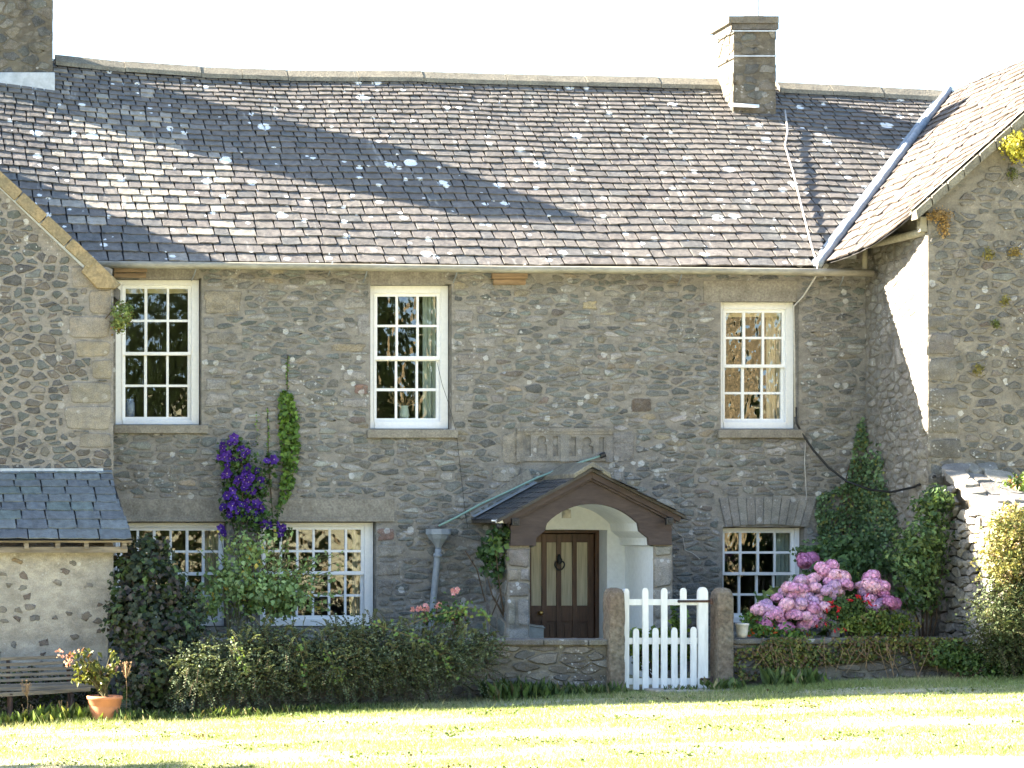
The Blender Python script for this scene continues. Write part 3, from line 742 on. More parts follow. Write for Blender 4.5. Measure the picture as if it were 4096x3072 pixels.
for x0, x1 in ((lx0, lx1), (rx0, rx1)):
    po = MB()
    po.box(x0, x1, PY, -.003, -.7, ltop+.02, (.2, .18, .15, 0))
    z = -.4
    while z < ltop-.05:
        h = R(.16, .42); h = min(h, ltop-z)
        if R(0, 1) < .6: stone(po, lambda a, b, d: (a, PY-.002-d, b), x0-.005, z, x1-x0+.01, h*.95, jit((.29, .265, .23), .25), .018, 16, True)
        else:
            q = R(.35, .65)*(x1-x0)
            stone(po, lambda a, b, d: (a, PY-.002-d, b), x0-.003, z, q, h*.95, jit((.28, .25, .2), .3), .018, 16, True); stone(po, lambda a, b, d: (a, PY-.002-d, b), x0+q+.01, z, x1-x0-q-.01, h*.95, jit((.3, .28, .25), .3), .018, 16, True)
        z += h
    rubble(po, [(PY, -.5), (0, -.5), (0, ltop), (PY, ltop)], [], lambda a, b, d: (x0-.002-d, -(a-PY), b) if x0 == lx0 else (x1+.002+d, a, b), (.25, .14), PAL, .95, .014)
    po.build('pillar', M['dressed'], porch, True)

# front boards
gbd = MB(); YB = PY-.06
out = [pp(320, 885, YB), pp(320, 738, YB), pp(858, 432, YB), pp(1390, 735, YB), pp(1390, 880, YB)]
inn = [pp(a, b, YB) for a, b in arch_pts()]
gbd.prism([out+list(reversed(inn))], YB, YB+.07)
gbd.build('gable_board', M['board'], porch, bevel=.005)
bb = MB(); YC = YB-.07
ap = pp(860, 384, YC); apb = pp(860, 437, YC)
bb.prism([[pp(262, 700, YC), ap, apb, pp(285, 740, YC)]], YC, YC+.06); bb.prism([[apb, ap, pp(1458, 690, YC), pp(1440, 728, YC)]], YC, YC+.059)
bb.prism([[pp(300, 731, YC), apb, pp(860, 452, YC), pp(306, 746, YC)]], YC+.03, YC+.0605); bb.prism([[pp(860, 452, YC), apb, pp(1425, 720, YC), pp(1420, 736, YC)]], YC+.03, YC+.0605)
bb.build('barge_board', M['board'], porch, bevel=.004)
for zx, zy in ((346, 727), (1368, 722)):
    ub = MB()
    a, b = pp(zx-24, zy+24, YC), pp(zx+24, zy-24, YC); ub.box(a[0], b[0], YC-.06, YC-.001, a[1], b[1])
    a, b = pp(zx-12, zy+12, YC), pp(zx+12, zy-12, YC); ub.box(a[0], b[0], YC-.075, YC-.061, a[1], b[1])
    ub.build('purlin_end', M['black'], porch, bevel=.006)
# porch slates: two slopes
yf = YC-.06
ridge_x, ridge_z = pp(862, 372, yf); lex, lez = pp(238, 712, yf); rex, rez = pp(1490, 690, yf)
prb = MB()
PSL = [((.045, .05, .06), 4), ((.06, .065, .075), 3), ((.085, .09, .095), 1)]
def surf_side(ex, ez, sgn):
    d = npv(ridge_x-ex, 0, ridge_z-ez); n = npv(-d[2]*(1 if sgn < 0 else -1), 0, d[0]*(1 if sgn < 0 else -1)); n /= np.linalg.norm(n)
    def s(a, t):
        y = yf+a if sgn > 0 else -a
        return npv(ex+d[0]*t, y, ez+d[2]*t), n
    return s
Ls = math.hypot(ridge_x-lex, ridge_z-lez)
slates(prb, surf_side(lex, lez, -1), lambda t: 0, lambda t: -yf, Ls, .15, .12, (.16, .3), .008, PSL)
slates(prb, surf_side(rex, rez, 1), lambda t: 0, lambda t: -yf, Ls, .15, .12, (.16, .3), .008, PSL)
for ex, ez in ((lex, lez), (rex, rez)):
    prb.prism([[(ex, ez-.035), (ridge_x, ridge_z-.035), (ridge_x, ridge_z), (ex, ez)] if ex < ridge_x else [(ridge_x, ridge_z-.035), (ex, ez-.035), (ex, ez), (ridge_x, ridge_z)]], yf+.01, -.002, (.05, .045, .04, 1))
prf = prb.build('porch_roof', M['slate_porch'], porch)
rs = MB()
for i in range(3):
    y1, y0 = yf-.015+(-yf)*i/3, yf-.02+(-yf)*(i+1)/3
    w = .235
    rs.add([(x, y, z) for y in (y1, y0) for x, z in ((ridge_x-w, ridge_z-w*.5-.005), (ridge_x-w, ridge_z-w*.5+.055), (ridge_x, ridge_z+.085+R(0, .01)), (ridge_x+w, ridge_z-w*.5+.055), (ridge_x+w, ridge_z-w*.5-.005), (ridge_x, ridge_z+.02))],
           [(0, 5, 4, 3, 2, 1), (6, 7, 8, 9, 10, 11), (0, 1, 7, 6), (1, 2, 8, 7), (2, 3, 9, 8), (3, 4, 10, 9), (4, 5, 11, 10), (5, 0, 6, 11)])
rs.build('ridge_stone', M['ridge'], porch, bevel=.01)
lf = MB(); a, b = surf_side(lex, lez, -1)(0, .02)[0], surf_side(lex, lez, -1)(0, .72)[0]; nn = npv(-.48, 0, .87)
lf.add([a+nn*.03+npv(0, -.1, 0), b+nn*.03+npv(0, -.1, 0), b+nn*.05+npv(0, -.004, 0), a+nn*.05+npv(0, -.004, 0), b+nn*.10+npv(0, -.012, 0), a+nn*.10+npv(0, -.012, 0)], [(0, 3, 2, 1), (3, 5, 4, 2)])
lf.build('porch_flashing', M['valley'], porch)
fil = MB(); fil.prism([[(a+nn*.10)[[0, 2]].tolist(), (b+nn*.10)[[0, 2]].tolist(), (b+nn*.24)[[0, 2]].tolist(), (a+nn*.14)[[0, 2]].tolist()][::1]], -.03, -.001)
fil.build('cement_fillet', M['lintel'], porch)

# ---- door
DY = .37
def dp(zx, zy): return pp(zx, zy, DY)
dr = MB()
dx0, dx1 = dp(440, 0)[0], dp(872, 0)[0]; dzt = dp(0, 806)[1]; dzb = -.15
panX = [(458, 527), (560, 624), (657, 730), (760, 832)]
def dbox(mb, a, b, c, d, y0, y1): (xa, zt), (xb, zb_) = dp(a, b), dp(c, d); mb.box(xa, xb, y0, y1, zb_, zt)
edges = [440]+[e for p in panX for e in p]+[872]
for i in range(0, len(edges), 2): dbox(dr, edges[i], 806, edges[i+1], 1600, DY, DY+.045)
for a, b in panX:
    dbox(dr, a, 806, b, 862, DY+.001, DY+.045); dbox(dr, a, 1282, b, 1388, DY+.001, DY+.045); dbox(dr, a, 1388, b, 1600, DY+.018, DY+.04)
    m_ = (b-a)*.3; dbox(dr, a+m_, 1405, b-m_, 1580, DY+.006, DY+.018)
door = dr.build('door', M['door'], house, bevel=.004); door['label'] = 'brown panelled front door with four tall reeded panes'
fm = MB(); dbox(fm, 425, 778, 905, 800, DY-.03, DY+.09); dbox(fm, 878, 800, 906, 1600, DY-.03, DY+.09); dbox(fm, 400, 800, 436, 1600, DY-.03, DY+.09); fm.build('door_frame', M['door'], door, bevel=.004)
gl = MB()
for a, b in panX: dbox(gl, a, 862, b, 1282, DY+.022, DY+.026)
gl.build('glass_panel', M['cream'], door)
kb = MB(); kx, kz = dp(513, 1330); kb.tube([(kx, DY, kz), (kx, DY-.03, kz), (kx, DY-.045, kz), (kx, DY-.065, kz), (kx, DY-.08, kz)], [.028, .014, .026, .03, .014], 12); kb.build('knob', M['brass'], door, True)
kn = MB(); cx, cz = dp(640, 1000)
kn.tube([(cx+.062*math.sin(t)*(1-.25*math.cos(t)), DY-.035, cz-.03-.062*math.cos(t)) for t in np.linspace(-2.7, 2.7, 20)], .011, 6)
kn.lathe((cx, DY-.02, cz-.02), [(.012, .0), (.034, .03), (.038, .07), (.024, .1), (.02, .115), (.008, .14)], 10)
kn.build('knocker', M['black'], door, True)

bl = MB(); a = pp(690, 660, PY+.75); bl.tube([(a[0], PY+.75, a[1]+.10), (a[0], PY+.75, a[1]+.03)], .03, 10); bl.tube([(a[0], PY+.75, a[1]+.03), (a[0], PY+.75, a[1]-.08)], [.055, .06], 12)
tag(bl.build('porch_lamp', M['potwhite'], None, True), 'small round white lamp under the porch vault above the door', 'lamp')
cb = MB(); (bx0, bz1), (bx1, bz0) = pp(430, 1415, -.2), pp(540, 1530, -.2)
cb.box(bx0, bx1, -.2, .1, bz0-.1, bz1); cb.add([(bx0-.01, -.22, bz1+.002), (bx1+.015, -.22, bz1-.035), (bx1+.015, .12, bz1-.02), (bx0-.01, .12, bz1+.02), (bx0-.01, -.22, bz1+.016), (bx1+.015, -.22, bz1-.02), (bx1+.015, .12, bz1-.005), (bx0-.01, .12, bz1+.035)], [(3, 2, 1, 0), (4, 5, 6, 7), (0, 1, 5, 4), (1, 2, 6, 5), (2, 3, 7, 6), (3, 0, 4, 7)])
tag(cb.build('storage_box', M['crate'], None, bevel=.006), 'grey lidded box standing beside the brown front door', 'box')

# ================================================================ GABLED WING (left)
GY = -.9
wing = thing('gabled_wing', 'stone gabled wing at the left with sloping coping and slated lean-to', 'house', (1, GY, 0))
gp_ = [(-800, 1500), (245, 1500), (245, 612), (-270, 134), (-800, 626)]
gpoly = [(X(u, GY), Z(v, GY)) for u, v in gp_]
g = MB(); g.prism([gpoly], GY, GY+.35, (.3, .26, .2, 0))
GP = [((.09, .1, .092), 5), ((.12, .128, .115), 3), ((.13, .108, .085), 4), ((.075, .072, .068), 2.5), ((.18, .16, .13), 1.2)]
gb_ = lambda u0, v0, u1, v1, c: (X(u0, GY), Z(v1, GY), X(u1, GY), Z(v0, GY), c)
LT = (.26, .228, .178)
bl_ = [gb_(150, 575, 243, 622, LT), gb_(146, 682, 242, 732, LT), gb_(160, 735, 243, 772, (.25, .215, .15)), gb_(196, 776, 244, 820, (.26, .225, .16)), gb_(150, 824, 244, 872, (.25, .22, .165)),
       gb_(192, 824, 243, 824.5, LT), gb_(136, 876, 244, 930, (.27, .24, .19)), gb_(168, 934, 244, 968, LT), gb_(190, 625, 243, 680, (.26, .22, .16))]
rp = [(X(u, GY), Z(v, GY)) for u, v in ((-60, 1020), (242, 1020), (242, 618), (185, 585), (-60, 365))]
rubble(g, rp, [], lambda a, b, d: (a, GY-.002-d, b), (.15, .085), GP, .97, .014, (.55, .94), bl_, .34, .17, .24, True)
g.build('gable_wall', M['gable'], wing, True)
sw = MB(); sw.box(X(245, GY)-.3, X(245, GY), GY+.35, -.003, -.8, Z(612, GY), (.25, .22, .18, 0)); sw.build('side_wall', M['gable'], wing)
wr_ = MB(); rx_, rz_ = X(-270, GY), Z(134, GY); ex_, ez_ = X(245, GY)+.1, Z(612, GY)-.08; lx_, lz_ = X(-800, GY), Z(626, GY)-.05
wr_.prism([[(ex_, ez_), (rx_, rz_), (lx_, lz_), (lx_, lz_-.15), (rx_, rz_-.18), (ex_, ez_-.15)]], GY+.1, 2.0, (.12, .11, .1, 1)); wr_.build('roof', M['slate2'], wing)
cp = MB(); n = 9
for i in range(n):
    t0, t1 = i/n, (i+1)/n
    f0 = lambda t, o: (X(-270+480*t, GY-.09)+o*.68, Z(118+445*t, GY-.09)+o*.73)
    cp.prism([[f0(t0+.002, -.15), f0(t1-.002, -.15), f0(t1-.002, .0), f0(t0+.002, .0)]], GY-.09-R(0, .012), GY+.42, (.3, .25, .15, 1))
cp.prism([[(X(u, GY-.09), Z(v, GY-.09)) for u, v in ((176, 585), (196, 553), (210, 563), (262, 614), (250, 623), (210, 622))]], GY-.085, GY+.4, (.28, .24, .17, 1))
cp.build('coping', M['coping'], wing, bevel=.012)
ls = MB(); ls.prism([[(X(u, GY-.03), Z(v, GY-.03)) for u, v in ((-270, 150), (-270, 138), (198, 575), (212, 572), (206, 584), (192, 590))]], GY-.04, GY+.01); ls.build('coping_flashing', M['lead'], wing)
# lean-to
LYt, LYb = GY-.02, -2.35
lt = MB()
def surf_lean(a, t):
    p0, p1 = npv(0, LYb, Z(1166, LYb)), npv(0, LYt, Z(1016, LYt)); p = p0+(p1-p0)*t; p[0] = a; n = npv(0, -(p1[2]-p0[2]), p1[1]-p0[1]); n = npv(0, -n[1]*0-(p1[2]-p0[2]), (p1[1]-p0[1])); return p, n/np.linalg.norm(n)
LSP = [((.13, .147, .155), 4), ((.15, .168, .172), 3), ((.115, .128, .14), 3), ((.13, .16, .152), 1.5)]
Lsl = math.hypot(LYt-LYb, Z(1016, LYt)-Z(1166, LYb))
rxt = lambda t: X(290, LYb)+(X(244, LYt)-X(290, LYb))*t-.05*math.sin(t*math.pi)
slates(lt, surf_lean, lambda t: -2.9, rxt, Lsl, .235, .15, (.3, .52), .012, LSP, jag=.05)
p0, p1 = surf_lean(0, 0)[0], surf_lean(0, 1)[0]
lt.add([(-2.9, p0[1], p0[2]-.01), (rxt(0)-.03, p0[1], p0[2]-.01), (rxt(1)-.03, p1[1], p1[2]-.01), (-2.9, p1[1], p1[2]-.01)], [(0, 1, 2, 3)], (.03, .03, .03, 1))
lroof = lt.build('lean_to_roof', M['slate_blue'], wing)
fl = MB(); fl.box(-2.9, X(222, GY), GY-.06, GY-.003, Z(1020, GY), Z(1012, GY)); fl.build('lean_to_flashing', M['lead'], wing)
LWY = -2.05
lw = MB(); lwx = X(245, LWY)
lw.add([(-2.8, LWY, -.9), (X(236, LWY), LWY, -.9), (X(233, LWY), LWY, Z(1400, LWY)), (lwx, LWY, Z(1260, LWY)), (lwx, LWY, Z(1180, LWY)), (-2.8, LWY, Z(1180, LWY)),
        (X(236, LWY), GY, -.9), (X(233, LWY), GY, Z(1400, LWY)), (lwx, GY, Z(1260, LWY)), (lwx, GY, Z(1100, LWY))], [(0, 1, 2, 3, 4, 5), (1, 6, 7, 2), (2, 7, 8, 3), (3, 8, 9, 4)], (.38, .33, .26, 0), False)
RP_ = [((.17, .15, .125), 4), ((.2, .19, .17), 3), ((.13, .1, .08), 1.5), ((.3, .22, .13), .8)]
rubble(lw, [(-.2, Z(1440, LWY)), (X(232, LWY), Z(1440, LWY)), (X(243, LWY), Z(1270, LWY)), (X(243, LWY), Z(1200, LWY)), (-.2, Z(1200, LWY))], [], lambda a, b, d: (a, LWY-.002-d, b), (.19, .13), RP_, .3, .004, (.3, .7), (), .1, .14)
lw.build('lean_to_wall', M['render'], wing, True)
et = MB()
et.box(-2.8, X(275, LYb+.12), LYb+.10, LWY+.05, Z(1194, LYb+.1), Z(1181, LYb+.1)); et.box(-2.8, X(285, LYb+.06), LYb+.04, LYb+.085, Z(1172, LYb), Z(1167, LYb))
for u in (-20, 58, 126, 188, 270): et.box(X(u-5, LYb), X(u+5, LYb), LYb+.06, LWY, Z(1186, LYb), Z(1171, LYb))
et.build('eaves_timber', M['wood'], wing, bevel=.004)

# ================================================================ RIGHT WING (barn)
BY = -1.874; BX = X(1870, 0)
barn = thing('barn_wing', 'taller rough stone wing at the right, its side wall blazing in sunlight', 'barn', (16, BY, 0))
b = MB(); BP = [((.125, .122, .105), 5), ((.15, .132, .105), 4), ((.1, .1, .092), 3), ((.19, .172, .138), 2), ((.16, .115, .09), .8)]
bz = Z(500, BY)
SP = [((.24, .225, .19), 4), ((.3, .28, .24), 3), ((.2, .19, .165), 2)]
zt0, zt1 = Z(456, -2.02)+.05, Z(577, EY)+.45
b.add([(BX, .3, -.8), (BX, BY+.3, -.8), (BX, BY+.3, zt0), (BX, .3, zt1)], [(3, 2, 1, 0)][::1], (.2, .18, .14, 0))
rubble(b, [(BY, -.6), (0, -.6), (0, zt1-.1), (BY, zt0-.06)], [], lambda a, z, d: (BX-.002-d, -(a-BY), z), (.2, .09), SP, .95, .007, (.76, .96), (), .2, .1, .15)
bpoly = [(BX, -.8), (X(2900, BY), -.8), (X(2900, BY), Z(420, BY)), (X(2462, BY), Z(42, BY)), (X(1996, BY), Z(452, BY)), (BX, zt0)]
b.prism([bpoly], BY, BY+.3, (.2, .18, .14, 0))
brp = [(BX+.01, Z(1120, BY)), (X(2260, BY), Z(1120, BY)), (X(2260, BY), Z(240, BY)), (X(2010, BY), Z(462, BY)), (BX+.01, bz-.02)]
rubble(b, brp, [], lambda a, z, d: (a, BY-.002-d, z), (.17, .08), BP, .93, .011, (.6, .96), (), .3, .16, .25, True)
for i in range(16):                                      # rough corner stones
    z = -.3+i*.32; stone(b, lambda a, q, d: (a, BY-.003-d, q), BX-.012, z, R(.22, .5), R(.14, .3), jit((.15, .138, .112), .25), .018, 14, True)
    stone(b, lambda a, q, d: (BX-.004-d, BY+a, q), -.012, z, R(.22, .4), R(.14, .3), jit((.2, .18, .14), .3), .028, 14, True)
b.build('wall', M['barn'], barn, True)
G0, G1 = npv(*P(1980, 456, -2.02)), npv(*P(2462, 26, -2.02))
def edge_l(t): return V0+(V1-V0)*t+npv(.09, 0, .05)
def edge_g(t): return G0+(G1-G0)*t
def surf_barn(a, t):
    p, q = edge_l(t), edge_g(t); s = a
    n = np.cross(q-p, (edge_l(1)-edge_l(0))); n /= np.linalg.norm(n)
    if n[2] < 0: n = -n
    pt = p+(q-p)*s; pt = pt+npv(0, 0, -.10*math.sin(math.pi*min(max(s, 0), 1))*(1-t))
    return pt, n
bs = MB()
# slates laid course by course with widths scaled to the length of each course
def barn_slates():
    t = 0.0; SL = 4.6
    while t < 1:
        e = (.24-.08*t)/SL; L_ = np.linalg.norm(edge_g(t)-edge_l(t)); a = -R(0, .1)
        while a < 1:
            w = R(.17, .36)/L_; b_ = min(a+w, 1.0); a_ = max(a, 0)
            if b_-a_ > .004:
                th = .016; lift = th*R(1.3, 2.4); thick = th*R(.8, 1.3); off = e*R(-.04, .05); top = []; bot = []
                for i in range(4):
                    s = a_+.01/L_*1+(b_-a_-.016/L_)*i/3; q, n = surf_barn(s, max(0, t+off+e*R(-.12, .12))); top.append(q+n*lift); bot.append(q+n*(lift-thick))
                hd = []
                for s in (a_+.012/L_, b_-.012/L_): q, n = surf_barn(s, min(1, t+e*1.45)); hd.append(q+n*th*.3)
                bs.add(top+bot+hd, [(0, 4, 5, 1)[::-1], (1, 5, 6, 2)[::-1], (2, 6, 7, 3)[::-1], (0, 1, 2, 3, 9, 8), (0, 8, 4), (3, 7, 9)], (*jit(pick(SLW), .12), 1))
            a += w
        t += e
barn_slates()
n_ = 12; vs = []; fs = []
for j in range(n_+1):
    for i in range(n_+1): p, n = surf_barn(i/n_, j/n_); vs.append(p-n*.015)
for j in range(n_):
    for i in range(n_): k = j*(n_+1)+i; fs.append((k, k+1, k+n_+2, k+n_+1))
bs.add(vs, fs, (.03, .03, .03, 1))
far = npv(6, 0, -4.8); bs.add([edge_g(1), edge_l(1)+npv(0, 0, 0), edge_l(1)+far, edge_g(1)+far], [(0, 1, 2, 3)], (.1, .1, .1, 1))
bs.build('roof', M['slate2'], barn)
vm = MB(); vs = []
for i in range(31):
    t = i/30
    for q, h in ((.955+R(-.006, .006), .03), (.975, .06), (1.0, .055)): p, n = surf_barn(q, t); vs.append(p+n*h)
vm.add(vs, [(3*i+k, 3*i+k+1, 3*i+k+4, 3*i+k+3) for i in range(30) for k in (0, 1)]); vm.build('verge_mortar', M['mortar'], barn)
vg = MB(); vd = (G1-G0)/np.linalg.norm(G1-G0)
for i in range(14):
    p, q = G0+(G1-G0)*(i+.03)/14, G0+(G1-G0)*(i+.97)/14; j = R(0, .02)
    vg.prism([[(p[0]-.01, p[2]-.11), (q[0]-.01, q[2]-.11), (q[0]-.03, q[2]+.0), (p[0]-.03, p[2]+.0)]], G0[1]-.03-j, BY-.004, (.3, .27, .2, 1))
vg.build('verge_stones', M['ridge'], barn, bevel=.008)
gg = MB(); gg.tube([P(1858, 533, -.30), P(1900, 524, -.8), P(2000, 500, -1.80)], .05, 9); gg.tube([P(1868, 532, -.36), P(1868, 584, -.36)], .035, 9)
gg.box(X(1988, -1.86), X(2002, -1.86), -1.86, -1.76, Z(500, -1.86), Z(468, -1.86)); gg.build('gutter', M['gutter'], barn, True)

# ================================================================ GARDEN WALLS, GATE
FY = -2.95
def lowwall(name, label, u0, u1, vt, y, cop=True, thick=.38):
    t = thing(name, label, 'garden wall', ground((u0+u1)/2, y))
    x0, x1 = X(u0, y), X(u1, y); zt = Z(vt, y); zb_ = float(min(gz(x0, y), gz(x1, y)))-.3
    m_ = MB(); m_.box(x0, x1, y, y+thick, zb_, zt-.07, (.17, .15, .12, 0))
    LP = [((.14, .12, .095), 5), ((.11, .105, .095), 3), ((.2, .175, .14), 3), ((.27, .25, .22), 1)]
    rubble(m_, [(x0, zb_), (x1, zb_), (x1, zt-.07), (x0, zt-.07)], [], lambda a, b_, d: (a, y-.002-d, b_), (.26, .085), LP, .95, .016, (.8, .96), (), .2, .12, .25, True)
    m_.build('wall_face', M['lowwall'], t, True)
    c_ = MB(); x = x0-.01
    while x < x1:
        w = R(.35, .9); xe = min(x+w, x1); c_.box(x+.004, xe-.004, y-.05-R(0, .02), y+thick+.03, zt-.069, zt-R(0, .015), (*jit((.16, .145, .12)), 1)); x = xe
    c_.build('coping', M['lowwall'], t, bevel=.012); return t
lowwall('garden_wall', 'low stone garden wall between the dark hedge and the white gate', 430, 1320, 1381, FY)
lowwall('garden_wall', 'low stone garden wall right of the gate, draped with creeper', 1570, 2130, 1378, FY)

def gatepost(label, u0, um, u1, vt, y0):
    """monolith with a rounded head; left flank from u0 to um, face from um to u1"""
    x0, x1 = X(um, y0), X(u1, y0); dep = .30
    zb_ = float(gz(x0, y0))-.2; zt = Z(vt, y0)
    m_ = MB(); lv = 22; nseg = 20; vs = []; fs = []
    cx, cyy = (x0+x1)/2, y0+dep/2; w = (x1-x0)/2
    for i in range(lv+1):
        t = i/lv; z = zb_+(zt-zb_)*min(t/.86, 1) if t < .86 else zt-.13+.13*math.sin((t-.86)/.14*math.pi/2)
        if t < .86: z = zb_+(zt-.13-zb_)*t/.86
        k = 1.0 if t < .86 else math.cos((t-.86)/.14*math.pi/2*.93)
        for s in range(nseg):
            a = 2*math.pi*s/nseg; c_, s_ = math.cos(a), math.sin(a); ex = .2
            r1 = math.copysign(abs(c_)**ex, c_)*w*(k**.7)*(1+.02*math.sin(i*1.3+s)); r2 = math.copysign(abs(s_)**ex, s_)*dep/2*(k**.4)*(1+.02*math.cos(i*.9+s*2))
            vs.append((cx+r1+R(-.004, .004), cyy+r2+R(-.004, .004), z))
    for i in range(lv):
        for s in range(nseg): s2 = (s+1) % nseg; fs.append((i*nseg+s, i*nseg+s2, (i+1)*nseg+s2, (i+1)*nseg+s))
    fs.append(tuple(range(lv*nseg, (lv+1)*nseg)))
    m_.add(vs, fs); return tag(m_.build('gatepost', M['sandstone'], None, True), label, 'gatepost', 'sandstone gateposts either side of the white gate')
gatepost('worn brown sandstone gatepost on the latch side, in front of the door', 1302, 1318, 1351, 1270, -3.1)
gatepost('worn brown sandstone gatepost carrying the iron hinges of the gate', 1536, 1552, 1586, 1270, -3.1)
GTY = -3.0
gate = thing('garden_gate', 'white painted picket gate with tall and short pointed pickets', 'gate', ground(1440, GTY))
def gu(zx): return 1296+zx/6.145
def gv(zy): return 1242+zy/6.145
def picket(a, b_, zt, zb_, y, th, name='picket'):
    m_ = MB(); u0, u1 = gu(a), gu(b_); x0, x1 = X(u0, y), X(u1, y); xm = (x0+x1)/2; z0, z1 = Z(gv(zb_), y), Z(gv(zt), y); h = (x1-x0)*.62
    sh = R(-.003, .003); hw = (x1-x0)/2
    arc = [(xm+hw*math.cos(q)**.85, z1-h+h*math.sin(q)**1.0) for q in (.45, .85, 1.2)]
    lp = [(x0+sh, z0), (x1+sh, z0), (x1, z1-h)]+arc+[(xm+.008, z1), (xm-.008, z1)]+[(2*xm-a_, b2) for a_, b2 in reversed(arc)]+[(x0, z1-h)]
    m_.prism([lp], y, y+th); return m_.build(name, M['gatewhite'], gate, bevel=.003)
for a, b_ in ((565, 645), (815, 898), (1068, 1152)): picket(a, b_, 175+R(-4, 4), 1525, GTY-.022, .022)
for a, b_, t_ in ((443, 520, 710), (700, 780, 703), (950, 1030, 698), (1205, 1285, 690)): picket(a, b_, t_, 1525, GTY-.022, .022)
picket(320, 390, 182, 1500, GTY-.022, .06, 'stile'); picket(1308, 1437, 163, 1505, GTY-.022, .065, 'stile')
for a, b_ in ((322, 402), (835, 920), (1372, 1455)):
    m_ = MB(); m_.box(X(gu(388), GTY), X(gu(1312), GTY), GTY+.001, GTY+.04, Z(gv(b_), GTY), Z(gv(a), GTY)); m_.build('rail', M['gatewhite'], gate, bevel=.003)
for y_, a, b_ in ((350, 1050, 1500), (1386, 1350, 1500)):
    m_ = MB(); yy = GTY-.032; m_.box(X(gu(a), yy), X(gu(b_), yy), yy, yy+.009, Z(gv(y_+16), yy), Z(gv(y_-16), yy))
    m_.tube([P(gu(b_-20), gv(y_-40), yy-.01), P(gu(b_-20), gv(y_+40), yy-.01)], .016, 8); m_.tube([P(gu(a), gv(y_), yy), P(gu(a), gv(y_), yy-.014)], .02, 8)
    m_.build('hinge', M['iron'], gate)
sl = MB()
for (a, b_, y0, y1) in ((1395, 1500, -3.5, -2.7), (1505, 1590, -3.45, -2.8)):
    z = float(gz(X(1450, -3), -3))+.03; sl.box(X(a, -3.1), X(b_, -3.1), y0, y1, z-.08, z)
o = sl.build('path', M['paving'], None, bevel=.015); o['kind'] = 'structure'

# dry stone wall running forward from the barn
dw = MB(); dx = X(2034, -1.9); ys = (-1.9, -3.35); 
def dtop(y): t = (y-ys[0])/(ys[1]-ys[0]); return Z(1012, -1.9)+(Z(1128, -3.35)-Z(1012, -1.9))*t
dw.add([(dx+.03, -1.88, -.5), (dx+.03, ys[1], -.5), (dx+.03, ys[1], dtop(ys[1])-.03), (dx+.03, -1.88, dtop(-1.9)-.03), (dx+.55, -1.88, -.5), (dx+.55, ys[1], -.5), (dx+.55, ys[1], dtop(ys[1])-.03), (dx+.55, -1.88, dtop(-1.9)-.03)],
       [(3, 2, 1, 0), (1, 2, 6, 5), (2, 3, 7, 6), (4, 5, 6, 7)], (.05, .045, .04, 0), False)
DP = [((.28, .255, .21), 4), ((.22, .205, .18), 3), ((.34, .31, .26), 3), ((.17, .165, .15), 2)]
def boulder(mb, c, r, col):
    vs = []; fs = []; n1, n2 = 7, 9; q = [R(.84, 1.06) for _ in range(n1*n2+2)]
    for i in range(1, n1):
        th = math.pi*i/n1
        for j in range(n2):
            ph = 2*math.pi*j/n2; d = (math.sin(th)*math.cos(ph), math.sin(th)*math.sin(ph), math.cos(th))
            s = 1/max(abs(d[0])**6+abs(d[1])**6+abs(d[2])**6, .001)**(1/6)*q[i*n2+j]
            vs.append((c[0]+d[0]*r[0]*s, c[1]+d[1]*r[1]*s, c[2]+d[2]*r[2]*s))
    m0 = len(vs); vs += [(c[0], c[1], c[2]+r[2]), (c[0], c[1], c[2]-r[2])]
    for i in range(n1-2):
        for j in range(n2): j2 = (j+1) % n2; fs.append((i*n2+j, (i+1)*n2+j, (i+1)*n2+j2, i*n2+j2))
    for j in range(n2): j2 = (j+1) % n2; fs.append((m0, j, j2)); fs.append((m0+1, (n1-2)*n2+j2, (n1-2)*n2+j))
    mb.add(vs, fs, (*col, 1))
dq = [(ys[1], -.5), (-1.88, -.5), (-1.88, dtop(-1.88)-.03), (ys[1], dtop(ys[1])-.03)]
rubble(dw, dq, [], lambda a, z, d: (dx+.028-d, a, z), (.2, .1), DP, 1, .06, (.92, .99), (), .16, .10, .22, True)
rubble(dw, [(dx+.03, -.5), (dx+.55, -.5), (dx+.55, dtop(ys[1])-.03), (dx+.03, dtop(ys[1])-.03)], [], lambda a, z, d: (a, ys[1]-.002-d, z), (.2, .1), DP, 1, .055, (.92, .99), (), .16, .10, .22, True)
y = -1.88
while y > ys[1]+.05:
    w = R(.16, .3); x = dx-.04
    while x < dx+.56:
        wx = R(.16, .36); n = 9; k = R(-.015, .02); tx, ty = R(-.12, .12), R(-.15, .15); top_ = []; bot_ = []
        for i in range(n):
            a = 2*math.pi*i/n+R(-.2, .2); ca, sa = math.cos(a), math.sin(a); q = 1/max(abs(ca), abs(sa))**.75*R(.86, 1.06)
            xx, yy = x+wx/2+ca*wx*.53*q, y-w/2+sa*w*.55*q; zz = dtop(yy)+.045+k+tx*(xx-x-wx/2)+ty*(yy-y+w/2)
            top_.append((xx, yy, zz)); bot_.append((xx+R(-.012, .012), yy+R(-.012, .012), zz-R(.07, .1)))
        dw.add(bot_+top_, [tuple(range(n, 2*n))]+[(i, (i+1) % n, n+(i+1) % n, n+i) for i in range(n)], (*jit(pick(DP), .18), 1), False)
        x += wx*.95
    y -= w*.9
tag(dw.build('dry_stone_wall', M['drystone'], None, True), 'rough dry stone wall sloping down from the sunlit barn corner', 'stone wall')
